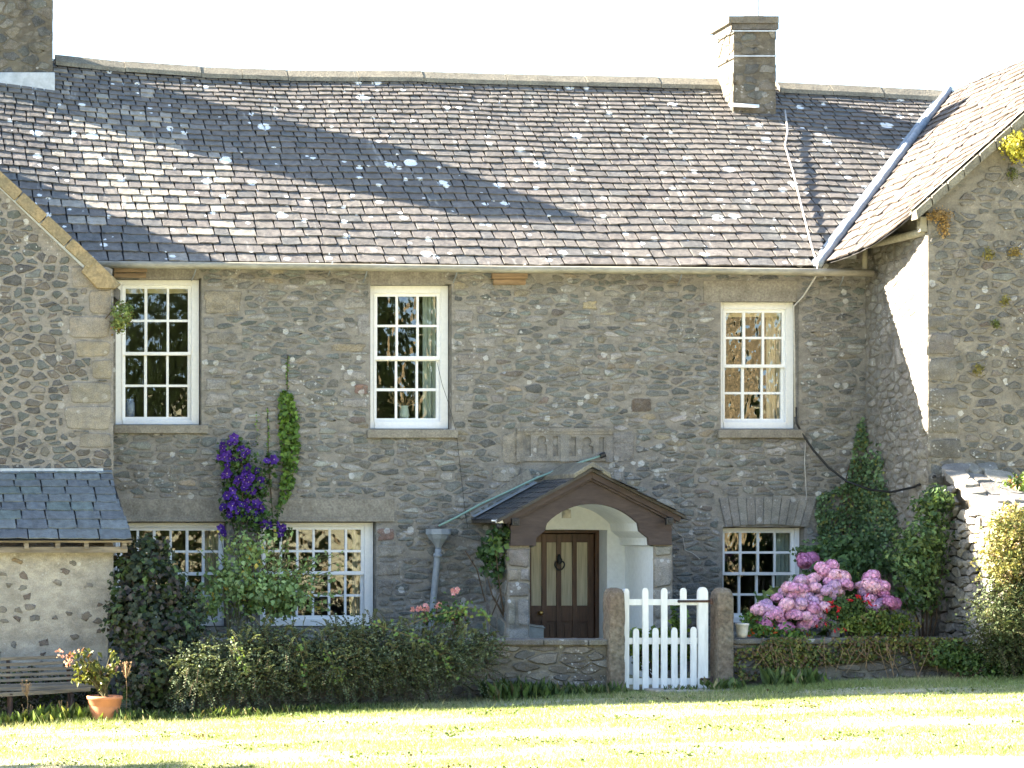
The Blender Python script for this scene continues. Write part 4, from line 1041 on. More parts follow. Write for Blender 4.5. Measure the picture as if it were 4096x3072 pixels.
up = MB(); up.prism([[(X(u, -2.75), Z(v, -2.75)) for u, v in ((1798, 1376), (1801, 1344), (1810, 1341), (1817, 1346), (1815, 1376))]], -2.75, -2.68); up.c = [(.24, .225, .19, 1)]*len(up.v); tag(up.build('upright_stone', M['drystone'], None, bevel=.01), 'small upright grey stone on the low wall before the hydrangea', 'stone')

# ================================================================ PIPES, CABLES, FITTINGS
dp_ = thing('drainpipe', 'leaning grey drainpipe with funnel hopper beside the porch', 'drainpipe', ground(935, -.1))
hp = MB(); c_ = P(947, 1185, -.14)
hp.lathe(c_, [(.035, 0), (.045, .03), (.075, .075), (.125, .13), (.15, .18), (.165, .185), (.165, .255), (.15, .255), (.12, .17)], 8)
hp.build('hopper', M['pipe'], dp_)
pi = MB(); pi.tube([P(947, 1186, -.14), P(946, 1195, -.14), P(934, 1315, -.12), P(930, 1400, -.12)], .043, 12); pi.tube([P(946, 1196, -.14), P(945, 1204, -.14)], .056, 12); pi.build('pipe', M['pipe'], dp_, True)
cu = MB(); cu.tube([P(u, v, y) for u, v, y in ((948, 1136, -.13), (985, 1118, -.09), (1040, 1088, -.09), (1110, 1056, -.09), (1160, 1032, -.09), (1225, 1008, -.09), (1300, 984, -.09))], .014, 8)
cu2 = tag(cu.build('copper_pipe', M['copper'], None, True), 'green copper pipe slanting above the porch roof into the hopper', 'pipe')
en = MB(); en.tube([P(1297, 985, -.095), P(1307, 981, -.095)], .035, 8); en.build('end_cap', M['black'], cu2)
cw = MB(); cw.tube([P(u, v, y) for u, v, y in ((1719, 880, -.03), (1721, 915, -.03), (1735, 940, -.05), (1755, 970, -.09), (1790, 1010, -.16), (1830, 1040, -.26), (1880, 1058, -.55), (1925, 1063, -1.1), (1975, 1052, -1.6), (2020, 1028, -1.92))], .015, 7)
tag(cw.build('cable', M['cable'], None, True), 'thick black cable sagging from the upper right window to the barn corner', 'cable')
pw = MB(); rt = lambda u, t: tuple(surf_main((u-UV)*(D+EY+(RY-EY)*t)/F, t)[0]+npv(0, -.03, .06))
pw.tube([rt(1694, .84), rt(1700, .72), rt(1694, .64), rt(1712, .48), rt(1735, .25), rt(1752, .08), P(1766, 572, -.36), P(1764, 595, -.36), P(1735, 640, -.05), P(1714, 662, -.03), P(1716, 760, -.03), P(1717, 900, -.03)], .012, 6)
tag(pw.build('cable', M['palewire'], None, True), 'pale wire running down the slates past the upper right window', 'cable')
tw = MB(); tw.tube([P(u, v, -.03) for u, v in ((944, 782), (955, 830), (968, 868), (985, 930), (992, 990), (1002, 1080), (1010, 1140))], .0032, 5); tag(tw.build('cable', M['cable'], None), 'thin dark wire hanging below the middle upper window', 'cable')
tw = MB(); tw.tube([P(u, v, -.03) for u, v in ((1740, 945), (1738, 1000), (1742, 1070), (1741, 1080))], .006, 5); tag(tw.build('cable', M['palewire'], None), 'short pale wire dropping from the upper right window sill', 'cable')
tw = MB(); tw.tube([P(u, v, y) for u, v, y in ((1447, 1115, -1.2), (1450, 1130, -.8), (1462, 1150, -.3), (1475, 1160, -.05), (1480, 1188, -.04), (1498, 1196, -.04), (1512, 1208, -.04))], .006, 5); tag(tw.build('cable', M['palewire'], None), 'loose curl of pale cord right of the porch roof', 'cable')
sl_ = thing('security_lamp', 'small white lamp with dark sensor under the left porch eave', 'lamp', P(1078, 1140, -1.2))
m_ = MB(); c_ = P(1079, 1130, -1.22); m_.lathe(c_, [(.05, 0), (.053, .02), (.045, .05), (.02, .066)], 12); m_.tube([(c_[0]-.1, -1.22, c_[2]+.03), (c_[0]-.02, -1.22, c_[2]+.03)], .012, 6); m_.build('hood', M['white'], sl_, True)
m_ = MB(); m_.lathe((c_[0], c_[1], c_[2]-.07), [(.03, 0), (.04, .02), (.042, .068)], 10); m_.build('sensor', M['black'], sl_, True)

# ================================================================ BENCH AND POT
BNY = -2.75
bench = thing('bench', 'weathered slatted wooden bench against the lean-to wall', 'bench', ground(60, BNY))
def slat(ua, va, ub_, vb_, y, hpx, dep, yb2=None):
    m_ = MB(); n = 8; vs = []; fs = []; yb2 = y if yb2 is None else yb2
    for i in range(n+1):
        t = i/n; u = ua+(ub_-ua)*t; v = va+(vb_-va)*t+math.sin(t*math.pi)*1.6; yy = y+(yb2-y)*t; h = hpx/2
        vs += [P(u, v+h, yy), P(u, v-h, yy), (X(u, yy), yy+dep, Z(v-h, yy)), (X(u, yy), yy+dep, Z(v+h, yy))]
    for i in range(n):
        for k in range(4): k2 = (k+1) % 4; fs.append((4*i+k, 4*i+4+k, 4*i+4+k2, 4*i+k2)[::-1])
    fs += [(3, 2, 1, 0), (4*n, 4*n+1, 4*n+2, 4*n+3)]
    m_.add(vs, fs); return m_.build('slat', M['wood'], bench, bevel=.004)
for k, (a, b_, e) in enumerate(((1424, 1417, 168), (1436, 1430, 170), (1448, 1442, 172), (1458, 1453, 173), (1470, 1464, 175), (1481, 1475, 176))):
    slat(-150, a+3, e, b_, BNY+.20-.03*k, 6.5, .03)
for k, (a, b_, e) in enumerate(((1488, 1479, 190), (1492, 1482, 208), (1508, 1489, 196))): slat(-150, a+12*0, e, b_, BNY-.08-.16*k, 8.5 if k else 5, .07)
for u in (20, 150):
    m_ = MB(); x = X(u, BNY); zg = float(gz(x, BNY))
    m_.tube([(x, BNY+.26, Z(1424, BNY)), (x, BNY+.08, Z(1485, BNY)), (x, BNY+.0, zg-.02)], .022, 6); m_.tube([(x, BNY+.06, Z(1490, BNY)), (x, BNY-.4, Z(1497, BNY))], .022, 6); m_.tube([(x, BNY-.36, Z(1497, BNY)), (x, BNY-.4, zg-.02)], .022, 6)
    m_.build('bench_frame', M['iron'], bench)
PTY = -3.55
pot = thing('plant_pot', 'terracotta flowerpot beside the bench, holding a leggy green shrub', 'flowerpot', ground(226, PTY))
c_ = (X(226, PTY), PTY, float(gz(X(226, PTY), PTY))-.02); H_ = Z(1503, PTY)-c_[2]; W_ = (X(265, PTY)-X(187, PTY))/2
m_ = MB(); m_.lathe(c_, [(W_*.62, 0), (W_*.66, .02), (W_*.76, H_*.3), (W_*.86, H_*.6), (W_*.885, H_*.68), (W_*.915, H_*.69), (W_*.945, H_*.88), (W_, H_*.89), (W_*1.0, H_*.98), (W_*.97, H_), (W_*.88, H_), (W_*.86, H_*.9)], 32); m_.build('pot_body', M['terracotta'], pot, True)
m_ = MB(); m_.lathe((c_[0], c_[1], c_[2]+H_*.88), [(W_*.87, 0), (W_*.5, .02), (.01, .03)], 16); m_.build('soil', M['soil'], pot)
m_ = MB(); c2 = P(1603, 1377, -2.85); m_.lathe(c2, [(.055, 0), (.065, .06), (.073, .14), (.08, .145), (.08, .17), (.07, .17), (.066, .13)], 18)
tag(m_.build('plant_pot', M['potwhite'], None, True), 'small white flowerpot on the wall beside the right gatepost', 'flowerpot')
va = MB(); c_ = P(281, 903, .34); va.lathe(c_, [(.04, 0), (.06, .02), (.062, .1), (.06, .2), (.045, .22), (.055, .25), (.04, .25)], 16); tag(va.build('vase', M['vase'], None, True), 'blue and white vase inside the window next to the gabled wing', 'vase')
df = thing('dried_flowers', 'dried flowers in a jug inside the middle upper window', 'flowers', P(872, 905, .36))
m_ = MB(); c_ = P(873, 906, .36); m_.lathe(c_, [(.05, 0), (.07, .05), (.06, .12), (.05, .16), (.06, .18)], 14); m_.build('jug', M['curtain'], df, True)
m_ = MB()
for i in range(26):
    a = R(-1.1, 1.1); l = R(.12, .3); p = (c_[0], c_[1], c_[2]+.15); q = (c_[0]+math.sin(a)*l, c_[1]+R(-.05, .05), c_[2]+.15+math.cos(a)*l*.8); m_.tube([p, q], .004, 4); m_.tube([q, (q[0], q[1], q[2]+.03)], [.014, .004], 5)
m_.build('flower_heads', M['drystem'], df)

# ================================================================ PLANTS
def sphere_dirs(n, front=.75):
    d = rng.normal(size=(n, 3)); d /= np.linalg.norm(d, axis=1, keepdims=True)
    f = rng.uniform(size=n) < front; d[f, 1] = -np.abs(d[f, 1]); return d
def cloud(blobs, n, lo=.75, hi=1.03, front=.75):
    """points on the outer part of ellipsoids (u, v, y, ru, rv, ry)"""
    w = np.array([b[3]*b[4] for b in blobs], float); w /= w.sum(); pts = []; nr = []
    for b, k in zip(blobs, rng.multinomial(n, w)):
        d = sphere_dirs(k, front); r = rng.uniform(lo, hi, (k, 1)); s = (D+b[2])/F
        c = np.array(P(b[0], b[1], b[2])); rad = np.array([b[3]*s, b[5], b[4]*s])
        pts.append(c+d*rad*r); nr.append(d)
    return np.concatenate(pts), np.concatenate(nr)
def clumps(pts, nr, m, sig):
    C = np.repeat(pts, m, 0); C = C+rng.normal(size=C.shape)*sig; return C, np.repeat(nr, m, 0)
def tints(n, pal, var=.3, m=1):
    """pal: (colour, weight); one tint per clump of m leaves, shaded a little per leaf"""
    cs = np.array([c for c, _ in pal]); w = np.array([x for _, x in pal], float); w /= w.sum()
    k = rng.choice(len(cs), n, p=w); c = cs[k]*rng.uniform(1-var, 1+var, (n, 1))
    c = np.repeat(c, m, 0); return np.clip(c*rng.uniform(.8, 1.2, (len(c), 1)), .002, 1)
def bushy(name, label, cat, base, blobs, n, m, size, pal, sig=.04, mat='leaf', up=.35, lo=.55, wid=.42, group=None, inner=.35, droop=.5, stems=5, stem_mat='twig', tn=1.0):
    t = thing(name, label, cat, base, group)
    pts, nr = cloud(blobs, n, lo); C, N = clumps(pts, nr, m, sig)
    N = N+rng.normal(size=N.shape)*.55*tn+np.array([0, -.25, up])
    sz = rng.uniform(size*.65, size*1.25, len(C)); cols = tints(n, pal, .35, m)
    if inner:
        k = int(n*inner); p2, n2 = cloud(blobs, k, .2, .75); C2, N2 = clumps(p2, n2, m, sig*1.5)
        C = np.concatenate([C, C2]); N = np.concatenate([N, N2+rng.normal(size=N2.shape)]); sz = np.concatenate([sz, rng.uniform(size*.8, size*1.3, len(C2))]); cols = np.concatenate([cols, tints(k, pal, .35, m)])
    leafmesh('foliage', C, N, sz, cols, M[mat], t, wid, droop)
    sb_ = MB()
    p = np.array(base)+np.array([0, 0, -.03])
    for i in range(stems):
        q = pts[rng.integers(len(pts))]; mid = (p+q)/2+rng.normal(size=3)*.06
        sb_.tube([p, mid, q], [.014, .01, .004], 5)
    if stems: sb_.build('stem', M[stem_mat], t)
    return t
def wall_pts(poly, n, onto):
    """points of a facade-frame polygon laid on a wall surface; onto(u, v) -> point, normal"""
    us = [p[0] for p in poly]; vs = [p[1] for p in poly]; P_, N_ = [], []
    while len(P_) < n:
        u, v = R(min(us), max(us)), R(min(vs), max(vs))
        if inside(poly, u, v): a, b_ = onto(u, v); P_.append(a); N_.append(b_)
    return np.array(P_), np.array(N_)
def on_facade(u, v): d = R(.02, .09); return P(u, v, -d), (0, -1, .2)
def on_corner(u, v):
    if u < 1870: return on_facade(u, v)
    s = (u-UV)/F; y = BX/s-D; return (BX-R(.02, .09), y, Z(v, y)), (-.6, -.7, .25)

# ivy on the facade
GREEN_IVY = [((.11, .2, .035), 4), ((.075, .14, .03), 3), ((.16, .26, .06), 2)]
iv = thing('ivy', 'bright green strip of ivy climbing above the rose bush', 'ivy', P(615, 1090, -.05))
ip = [(604, 862), (612, 845), (628, 850), (634, 870), (643, 900), (646, 960), (643, 1010), (636, 1045), (620, 1080), (600, 1098), (606, 1060), (612, 1010), (604, 950), (602, 900)]
pt, nn_ = wall_pts(ip, 470, on_facade)
tend = []
for (ua, va_, ub_, vb_, n) in ((620, 850, 622, 766, 22), (580, 990, 578, 880, 24), (556, 960, 552, 885, 12), (640, 1010, 646, 880, 16), (606, 1090, 590, 1140, 18)):
    for i in range(n): t = i/n; tend.append(P(ua+(ub_-ua)*t+R(-3, 3), va_+(vb_-va_)*t, -.03))
pt = np.concatenate([pt, np.array(tend)]); nn_ = np.concatenate([nn_, np.tile([0, -1, .2], (len(tend), 1))])
leafmesh('foliage', pt, nn_+rng.normal(size=pt.shape)*.7, np.concatenate([rng.uniform(.04, .09, 470), rng.uniform(.022, .04, len(tend))]), tints(len(pt), GREEN_IVY, .4), M['leaf'], iv, .5, .9)
for pts in (((606, 1100), (622, 1000), (620, 850), (622, 766)), ((590, 1130), (580, 990), (578, 880))): m_ = MB(); m_.tube([P(u, v, -.012) for u, v in pts], .006, 5); m_.build('stem', M['twig'], iv)
dk = thing('ivy', 'dark small-leaved creeper climbing in the corner where barn meets farmhouse', 'creeper', P(1860, 1250, -.1))
DIVY = [((.115, .185, .085), 5), ((.16, .25, .12), 3), ((.075, .12, .06), 3), ((.26, .27, .08), 1)]
dpz = [(1864, 903), (1873, 925), (1886, 955), (1907, 958), (1916, 1010), (1926, 1070), (1944, 1105), (1946, 1200), (1925, 1240), (1860, 1250), (1800, 1235), (1770, 1180), (1762, 1110), (1768, 1068), (1800, 1058), (1832, 1040), (1840, 985), (1848, 945), (1852, 915)]
pt, nn_ = wall_pts(dpz, 5600, on_corner)
keep = np.array([math.sin(p[0]*9+p[2]*4)+math.sin(p[2]*13-p[0]*5+p[1]*4)+R(-1.2, 1.2) > -1.0 for p in pt]); pt, nn_ = pt[keep], nn_[keep]
leafmesh('foliage', pt, nn_*np.array([.6, 1, 1])+rng.normal(size=pt.shape)*.7, rng.uniform(.028, .055, len(pt)), tints(len(pt), DIVY, .35), M['leaf'], dk, .55, .5)
m_ = MB()
for k in range(6): u = R(1800, 1900); m_.tube([on_corner(u, 1260)[0], on_corner(u+R(-20, 20), 1150)[0], on_corner((u+1870)/2, 1000)[0]], [.012, .009, .005], 5)
m_.build('stem', M['twig'], dk)
pv = bushy('climber', 'dark leafy climber hanging beside the left porch pillar', 'climber', P(1090, 1330, -1.0), [(1068, 1180, -1.0, 30, 50, .2), (1050, 1190, -.7, 18, 22, .2), (1062, 1235, -1.0, 22, 30, .16), (1085, 1150, -1.1, 18, 22, .12)], 95, 3, .075, [((.05, .1, .03), 4), ((.035, .07, .022), 3), ((.1, .16, .04), 1.5)], .03, wid=.5, inner=.2, stems=4)
m_ = MB()
for pts in (((1062, 1330), (1082, 1280), (1095, 1210), (1092, 1160)), ((1048, 1300), (1030, 1230), (1005, 1190))): m_.tube([P(u, v, -.9) for u, v in pts], .008, 5)
m_.build('stem', M['twig'], pv)
# clematis
clb = [(512, 985, -.22, 48, 42, .14), (530, 1040, -.22, 60, 45, .16), (520, 1100, -.25, 48, 42, .16), (560, 1120, -.28, 50, 40, .16), (590, 1000, -.15, 14, 30, .08), (600, 1145, -.25, 26, 20, .1)]
cl = bushy('clematis', 'purple flowering clematis climbing the wall between the ground floor windows', 'clematis', P(540, 1330, -.25), clb, 230, 4, .065, [((.06, .12, .03), 4), ((.04, .075, .022), 3), ((.1, .17, .045), 1.5)], .03, inner=.4, stems=7)
def flower_mesh(name, r, pal, petals):
    m_ = MB()
    for k in range(petals):
        a = 2*math.pi*k/petals+R(-.12, .12); ca, sa = math.cos(a), math.sin(a); c = jit(pick(pal), .2); w = r*.40
        p0 = npv(0, 0, 0); tip = npv(ca*r, -.0-R(-.012, .012), sa*r); l = npv(ca*r*.6-sa*w, -.012, sa*r*.6+ca*w); rr = npv(ca*r*.6+sa*w, -.012, sa*r*.6-ca*w)
        m_.add([p0, rr, tip, l], [(0, 1, 2), (0, 2, 3)], (*c, 1))
    m_.add([(r*.13*math.cos(q), -.014, r*.13*math.sin(q)) for q in np.linspace(0, 2*math.pi, 7)[:-1]], [tuple(range(6))], (.45, .35, .3, 1))
    me = bpy.data.meshes.new(name); me.from_pydata(m_.v, [], m_.f); at = me.color_attributes.new('Col', 'FLOAT_COLOR', 'POINT'); at.data.foreach_set('color', np.array(m_.c, dtype=np.float32).ravel()); me.materials.append(M['petal']); return me
PUR = [((.085, .035, .28), 4), ((.06, .022, .2), 3), ((.13, .06, .34), 1.5)]
fms = [flower_mesh('flower', .062, PUR, random.choice((4, 5, 6))) for _ in range(6)]
def scatter(parent, name, meshes, pts, nr, s0=.8, s1=1.2, tilt=.5):
    for p, n in zip(pts, nr):
        o = bpy.data.objects.new(name, random.choice(meshes)); COL.objects.link(o); setparent(o, parent)
        o.location = p; o.rotation_euler = (R(-tilt, tilt), R(0, 6.28), R(-tilt, tilt)); k = R(s0, s1); o.scale = (k, k, k)
flb = [(505, 970, -.3, 44, 30, .08), (545, 985, -.3, 42, 36, .08), (490, 1005, -.3, 28, 30, .08), (530, 1035, -.32, 56, 30, .08), (510, 1090, -.34, 42, 34, .08), (560, 1110, -.36, 40, 34, .08), (603, 1143, -.36, 24, 18, .06), (590, 1000, -.22, 10, 24, .05), (480, 1140, -.34, 14, 14, .05)]
pt, nn_ = cloud(flb, 80, .35, 1.0, 1.0)
scatter(cl, 'flower', fms, pt, nn_, .75, 1.25, .6)
# rose bush in front of the windows
ROSE = [((.27, .37, .13), 5), ((.2, .29, .1), 4), ((.34, .43, .18), 2.5), ((.5, .38, .08), .7)]
rs_ = bushy('rose_bush', 'tall yellow-green rose bush growing in front of the ground floor windows', 'rose bush', ground(520, -1.2), [(535, 1190, -.9, 55, 42, .3), (500, 1260, -1.0, 70, 55, .32), (565, 1285, -1.1, 85, 50, .3), (455, 1305, -1.1, 40, 40, .3), (620, 1290, -1.1, 60, 42, .25)],
        300, 4, .075, ROSE, .065, inner=.25, wid=.36, lo=.3, stems=14, stem_mat='stem')
pts = []
m_ = MB()
for i in range(74):
    u0, v0 = R(500, 640), R(1290, 1345); u1, v1 = (R(610, 745), R(1195, 1325)) if i < 40 else (R(425, 640), R(1140, 1250))
    for k in range(12):
        t = k/11; pts.append(P(u0+(u1-u0)*t+R(-5, 5), v0+(v1-v0)*t-math.sin(t*3.1)*14+R(-5, 5), -1.0+R(-.08, .08)))
    m_.tube([P(u0+(u1-u0)*t, v0+(v1-v0)*t-math.sin(t*3.1)*14, -1.0) for t in np.linspace(0, 1, 6)], .005, 4)
pts = np.array(pts)
m_.build('stem', M['stem'], rs_)
leafmesh('foliage', pts, rng.normal(size=pts.shape)+np.array([0, -.9, .4]), rng.uniform(.045, .085, len(pts)), tints(len(pts), ROSE, .3), M['leaf'], rs_, .38, .4)
# dark shrub by the lean-to
DARK = [((.06, .075, .042), 5), ((.07, .06, .05), 3), ((.042, .06, .032), 3), ((.1, .15, .05), 1.6), ((.075, .115, .042), 2)]
bushy('shrub', 'dense dark-leaved shrub filling the corner between lean-to and windows', 'shrub', ground(340, -2.6), [(275, 1235, -1.9, 32, 60, .3), (262, 1320, -2.2, 30, 70, .3), (320, 1200, -1.9, 55, 45, .35), (330, 1270, -2.1, 85, 70, .5), (300, 1350, -2.3, 75, 90, .6), (360, 1400, -2.6, 85, 90, .55), (330, 1480, -2.9, 95, 75, .5), (390, 1330, -2.2, 55, 60, .4), (415, 1420, -2.7, 50, 70, .4)],
      1000, 5, .075, DARK, .04, inner=.5, wid=.46, stems=8, up=.55)
# cotoneaster: arching sprays of small leaves
def sprays(t, blobs, n, length, leaf, pal, per=22, out_=.8, downb=-.25, stem='twig', mat='leaf', wid=.4):
    pts, nr = cloud(blobs, n, .55, 1.0, .85)
    Cs, Ns, As = [], [], []; m_ = MB()
    for p, d in zip(pts, nr):
        L_ = length*R(.6, 1.3); dr_ = d*out_+rng.normal(size=3)*.55+np.array([0, -.25, .35]); dr_ /= np.linalg.norm(dr_)
        side = np.cross(dr_, np.array([0, 0, 1.0])); side /= max(np.linalg.norm(side), 1e-3); upv = np.cross(side, dr_)
        path = []
        for k in range(per):
            s = k/per; c = p+dr_*L_*s+np.array([0, 0, downb*L_*s*s*1.6]); path.append(c)
            sg = 1 if k % 2 else -1; Cs.append(c+side*sg*leaf*.45); As.append(side*sg+dr_*.7); Ns.append(upv+rng.normal(size=3)*.3)
        m_.tube([path[0], path[per//2], path[-1]], [.004, .003, .0015], 3, caps=False)
    Cs = np.array(Cs); leafmesh('foliage', Cs, np.array(Ns), rng.uniform(leaf*.7, leaf*1.2, len(Cs)), tints(n, pal, .4, per), M[mat], t, wid, .5, axis=np.array(As))
    m_.build('twigs', M[stem], t)['kind'] = 'stuff'
COTO = [((.095, .125, .068), 5), ((.07, .095, .052), 4), ((.135, .17, .092), 3), ((.18, .215, .125), 1.2)]
hb_ = [(395, 1455, -3.1, 55, 62, .35), (440, 1450, -3.25, 60, 72, .35), (520, 1442, -3.3, 80, 75, .4), (620, 1432, -3.3, 85, 75, .4), (720, 1430, -3.3, 85, 78, .4), (820, 1424, -3.3, 85, 76, .4), (910, 1426, -3.3, 80, 72, .38), (990, 1418, -3.25, 62, 62, .34), (1045, 1395, -3.2, 45, 28, .28), (560, 1380, -3.2, 70, 30, .25), (760, 1365, -3.2, 80, 26, .25)]
hg = bushy('hedge', 'dense dark green cotoneaster hedge spilling over the low garden wall', 'hedge', ground(740, -3.3), hb_, 1700, 6, .032, COTO, .05, inner=.7, lo=.6, stems=0, mat='leafdull')
sprays(hg, hb_, 1250, .3, .026, COTO, 20, mat='leafdull')
# trailing light branches on the hedge
pts = []; br = thing('bramble', 'pale green trailing briar stems sprawled over the dark hedge', 'briar', P(850, 1400, -3.6))
for path in (((800, 1345), (860, 1365), (920, 1385), (960, 1420), (985, 1470)), ((960, 1340), (1010, 1310), (1040, 1320), (1060, 1350)), ((880, 1350), (930, 1330), (990, 1318), (1020, 1335)), ((700, 1400), (730, 1450), (740, 1480)), ((640, 1380), (660, 1440), (655, 1470)), ((505, 1380), (520, 1420), (530, 1450))):
    pp_ = [P(u, v, -3.68+R(-.03, .03)) for u, v in path]; m_ = MB(); m_.tube(pp_, .005, 4); m_.build('stem', M['stem'], br)
    for i in range(len(path)-1):
        for k in range(13): t = R(0, 1); pts.append(np.array(pp_[i])*(1-t)+np.array(pp_[i+1])*t+rng.normal(size=3)*np.array([.035, .03, .035]))
pts = np.array(pts)
leafmesh('foliage', pts, rng.normal(size=pts.shape)*.6+np.array([0, -1, .5]), rng.uniform(.035, .06, len(pts)), tints(len(pts), [((.11, .19, .05), 3), ((.16, .22, .06), 2)], .3), M['leaf'], br, .42)
# pink flowers behind the hedge
pk = bushy('pink_flowers', 'pale pink garden flowers on tall stems behind the hedge', 'flowers', ground(950, -2.4), [(960, 1330, -2.4, 55, 24, .2), (985, 1320, -2.3, 20, 30, .15)], 80, 4, .05, [((.06, .11, .03), 4), ((.12, .06, .04), 1.5)], .04, inner=.2, stems=6)
pfm = [flower_mesh('flower', .034, [((.75, .38, .36), 3), ((.7, .3, .33), 2)], 5) for _ in range(3)]
fp = np.array([P(u+R(-6, 6), v+R(-5, 5), -2.5+R(-.05, .05)) for (u, v, k) in ((908, 1313, 5), (922, 1312, 6), (945, 1311, 4), (951, 1306, 4), (983, 1278, 6), (895, 1318, 2)) for _ in range(k)]); scatter(pk, 'flower', pfm, fp, fp, .7, 1.2, .8)
# hydrangea
HL = [((.05, .1, .03), 4), ((.07, .13, .035), 3), ((.14, .19, .05), 1)]
hy = bushy('hydrangea', 'large pink and lilac mophead hydrangea below the small ground floor window', 'hydrangea', ground(1780, -2.2), [(1760, 1310, -2.2, 95, 45, .35), (1690, 1320, -2.2, 70, 45, .3), (1870, 1300, -2.1, 70, 40, .3), (1650, 1325, -2.3, 35, 35, .25), (1800, 1250, -2.0, 50, 40, .25)], 200, 3, .13, HL, .05, wid=.38, inner=.4, stems=8)
HP = [[((.56, .3, .48), 3), ((.66, .4, .58), 3), ((.5, .25, .44), 2)], [((.52, .34, .54), 3), ((.6, .43, .6), 2), ((.48, .34, .56), 2)], [((.66, .42, .58), 3), ((.7, .48, .58), 2)], [((.5, .22, .4), 3), ((.42, .17, .33), 2)], [((.45, .3, .25), 2), ((.55, .35, .4), 2)]]
def mophead(pal, r):
    m_ = MB(); n = 230
    for i in range(n):
        z = 1-2*(i+.5)/n; ph = i*2.39996; d = Vector((math.sqrt(1-z*z)*math.cos(ph), math.sqrt(1-z*z)*math.sin(ph), z))
        if d.z < -.65: continue
        d = (d+Vector((R(-.2, .2), R(-.2, .2), R(-.2, .2)))).normalized(); c = Vector((d.x*r, d.y*r, d.z*r*.82))*R(.8, 1.15)
        a = d.orthogonal().normalized(); b_ = d.cross(a); ro = R(0, 6); a, b_ = a*math.cos(ro)+b_*math.sin(ro), b_*math.cos(ro)-a*math.sin(ro); s = r*R(.19, .28); col = jit(tuple(min(.85, x*1.2) for x in pick(pal)), .3)
        for e, f_ in ((a, b_), (b_, -a), (-a, -b_), (-b_, a)):
            m_.add([c, c+(e*.75+f_*.55)*s+d*.002, c+e*s*1.05+d*s*.12, c+(e*.75-f_*.55)*s+d*.002], [(0, 3, 2), (0, 2, 1)], (*col, 1))
    vs = len(m_.v); m_.lathe((0, 0, 0), [(r*.3, -r*.6), (r*.8, -r*.2), (r*.84, r*.2), (r*.5, r*.62), (.004, r*.72)], 10, (*[x*.7 for x in pal[0][0]], 1))
    me = bpy.data.meshes.new('flower_head'); me.from_pydata(m_.v, [], m_.f); at = me.color_attributes.new('Col', 'FLOAT_COLOR', 'POINT'); at.data.foreach_set('color', np.array(m_.c, dtype=np.float32).ravel()); me.materials.append(M['petal']); return me
mop = [mophead(p, .076) for p in HP]
heads = [(1797, 1222, 0), (1800, 1240, 2), (1775, 1247, 0), (1793, 1258, 0), (1750, 1253, 2), (1822, 1247, 2), (1828, 1262, 0), (1727, 1258, 1), (1735, 1272, 0), (1762, 1270, 2), (1785, 1276, 1), (1810, 1280, 4), (1704, 1266, 2), (1695, 1276, 1), (1712, 1284, 0), (1742, 1292, 1), (1770, 1294, 2), (1795, 1290, 1), (1680, 1292, 0), (1702, 1303, 2), (1728, 1308, 2), (1755, 1312, 0), (1780, 1310, 2), (1690, 1318, 2), (1718, 1328, 0), (1740, 1332, 2), (1765, 1328, 1), (1676, 1325, 0), (1702, 1354, 3), (1735, 1350, 0), (1768, 1345, 2), (1790, 1348, 1),
         (1885, 1245, 0), (1895, 1260, 0), (1875, 1262, 2), (1868, 1280, 1), (1890, 1280, 0), (1908, 1282, 3), (1905, 1268, 0), (1878, 1295, 0), (1920, 1300, 3), (1935, 1302, 3), (1900, 1308, 1), (1734, 1208, 3), (1752, 1203, 3), (1640, 1318, 2), (1655, 1305, 1), (1660, 1330, 0), (1648, 1345, 3), (1683, 1340, 0), (1722, 1290, 2), (1757, 1300, 1), (1803, 1262, 1), (1780, 1232, 0), (1750, 1340, 0), (1715, 1270, 0), (1690, 1360, 3), (1885, 1312, 1), (1862, 1268, 2)]
heads += [(u+R(-13, 13), v+R(-9, 12), k) for u, v, k in random.sample(heads, 36)]
for u, v, k in heads:
    y = -2.62 if k != 3 or v > 1230 else -1.6
    o = bpy.data.objects.new('flower_head', mop[k]); COL.objects.link(o); setparent(o, hy); o.location = P(u+R(-2, 2), v+R(-2, 2), y+R(-.12, .12)+(1340-v)*.002); o.rotation_euler = (R(-.1, .6), R(-.4, .4), R(0, 6.28)); s = R(.82, 1.12); o.scale = (s, s, s)
fu = bushy('fuchsia', 'fuchsia with drooping red flowers in front of the hydrangea', 'fuchsia', ground(1830, -2.6), [(1840, 1312, -2.7, 42, 28, .12), (1800, 1345, -2.7, 26, 16, .1)], 110, 4, .035, [((.06, .11, .03), 3), ((.1, .14, .04), 2)], .03, inner=.2, stems=6)
def bell():
    m_ = MB(); m_.tube([(0, 0, .03), (0, 0, 0), (0, 0, -.025)], [.004, .011, .009], 6, (.5, .03, .03, 1)); m_.tube([(0, 0, -.025), (0, 0, -.045)], [.012, .005], 6, (.3, .02, .1, 1))
    for a in (0, 1.57, 3.14, 4.71): m_.add([(0, 0, -.005), (.02*math.cos(a-.4), .02*math.sin(a-.4), -.02), (.03*math.cos(a), .03*math.sin(a), -.03), (.02*math.cos(a+.4), .02*math.sin(a+.4), -.02)], [(0, 1, 2, 3)], (.6, .03, .03, 1))
    me = bpy.data.meshes.new('flower'); me.from_pydata(m_.v, [], m_.f); at = me.color_attributes.new('Col', 'FLOAT_COLOR', 'POINT'); at.data.foreach_set('color', np.array(m_.c, dtype=np.float32).ravel()); me.materials.append(M['petal']); return me
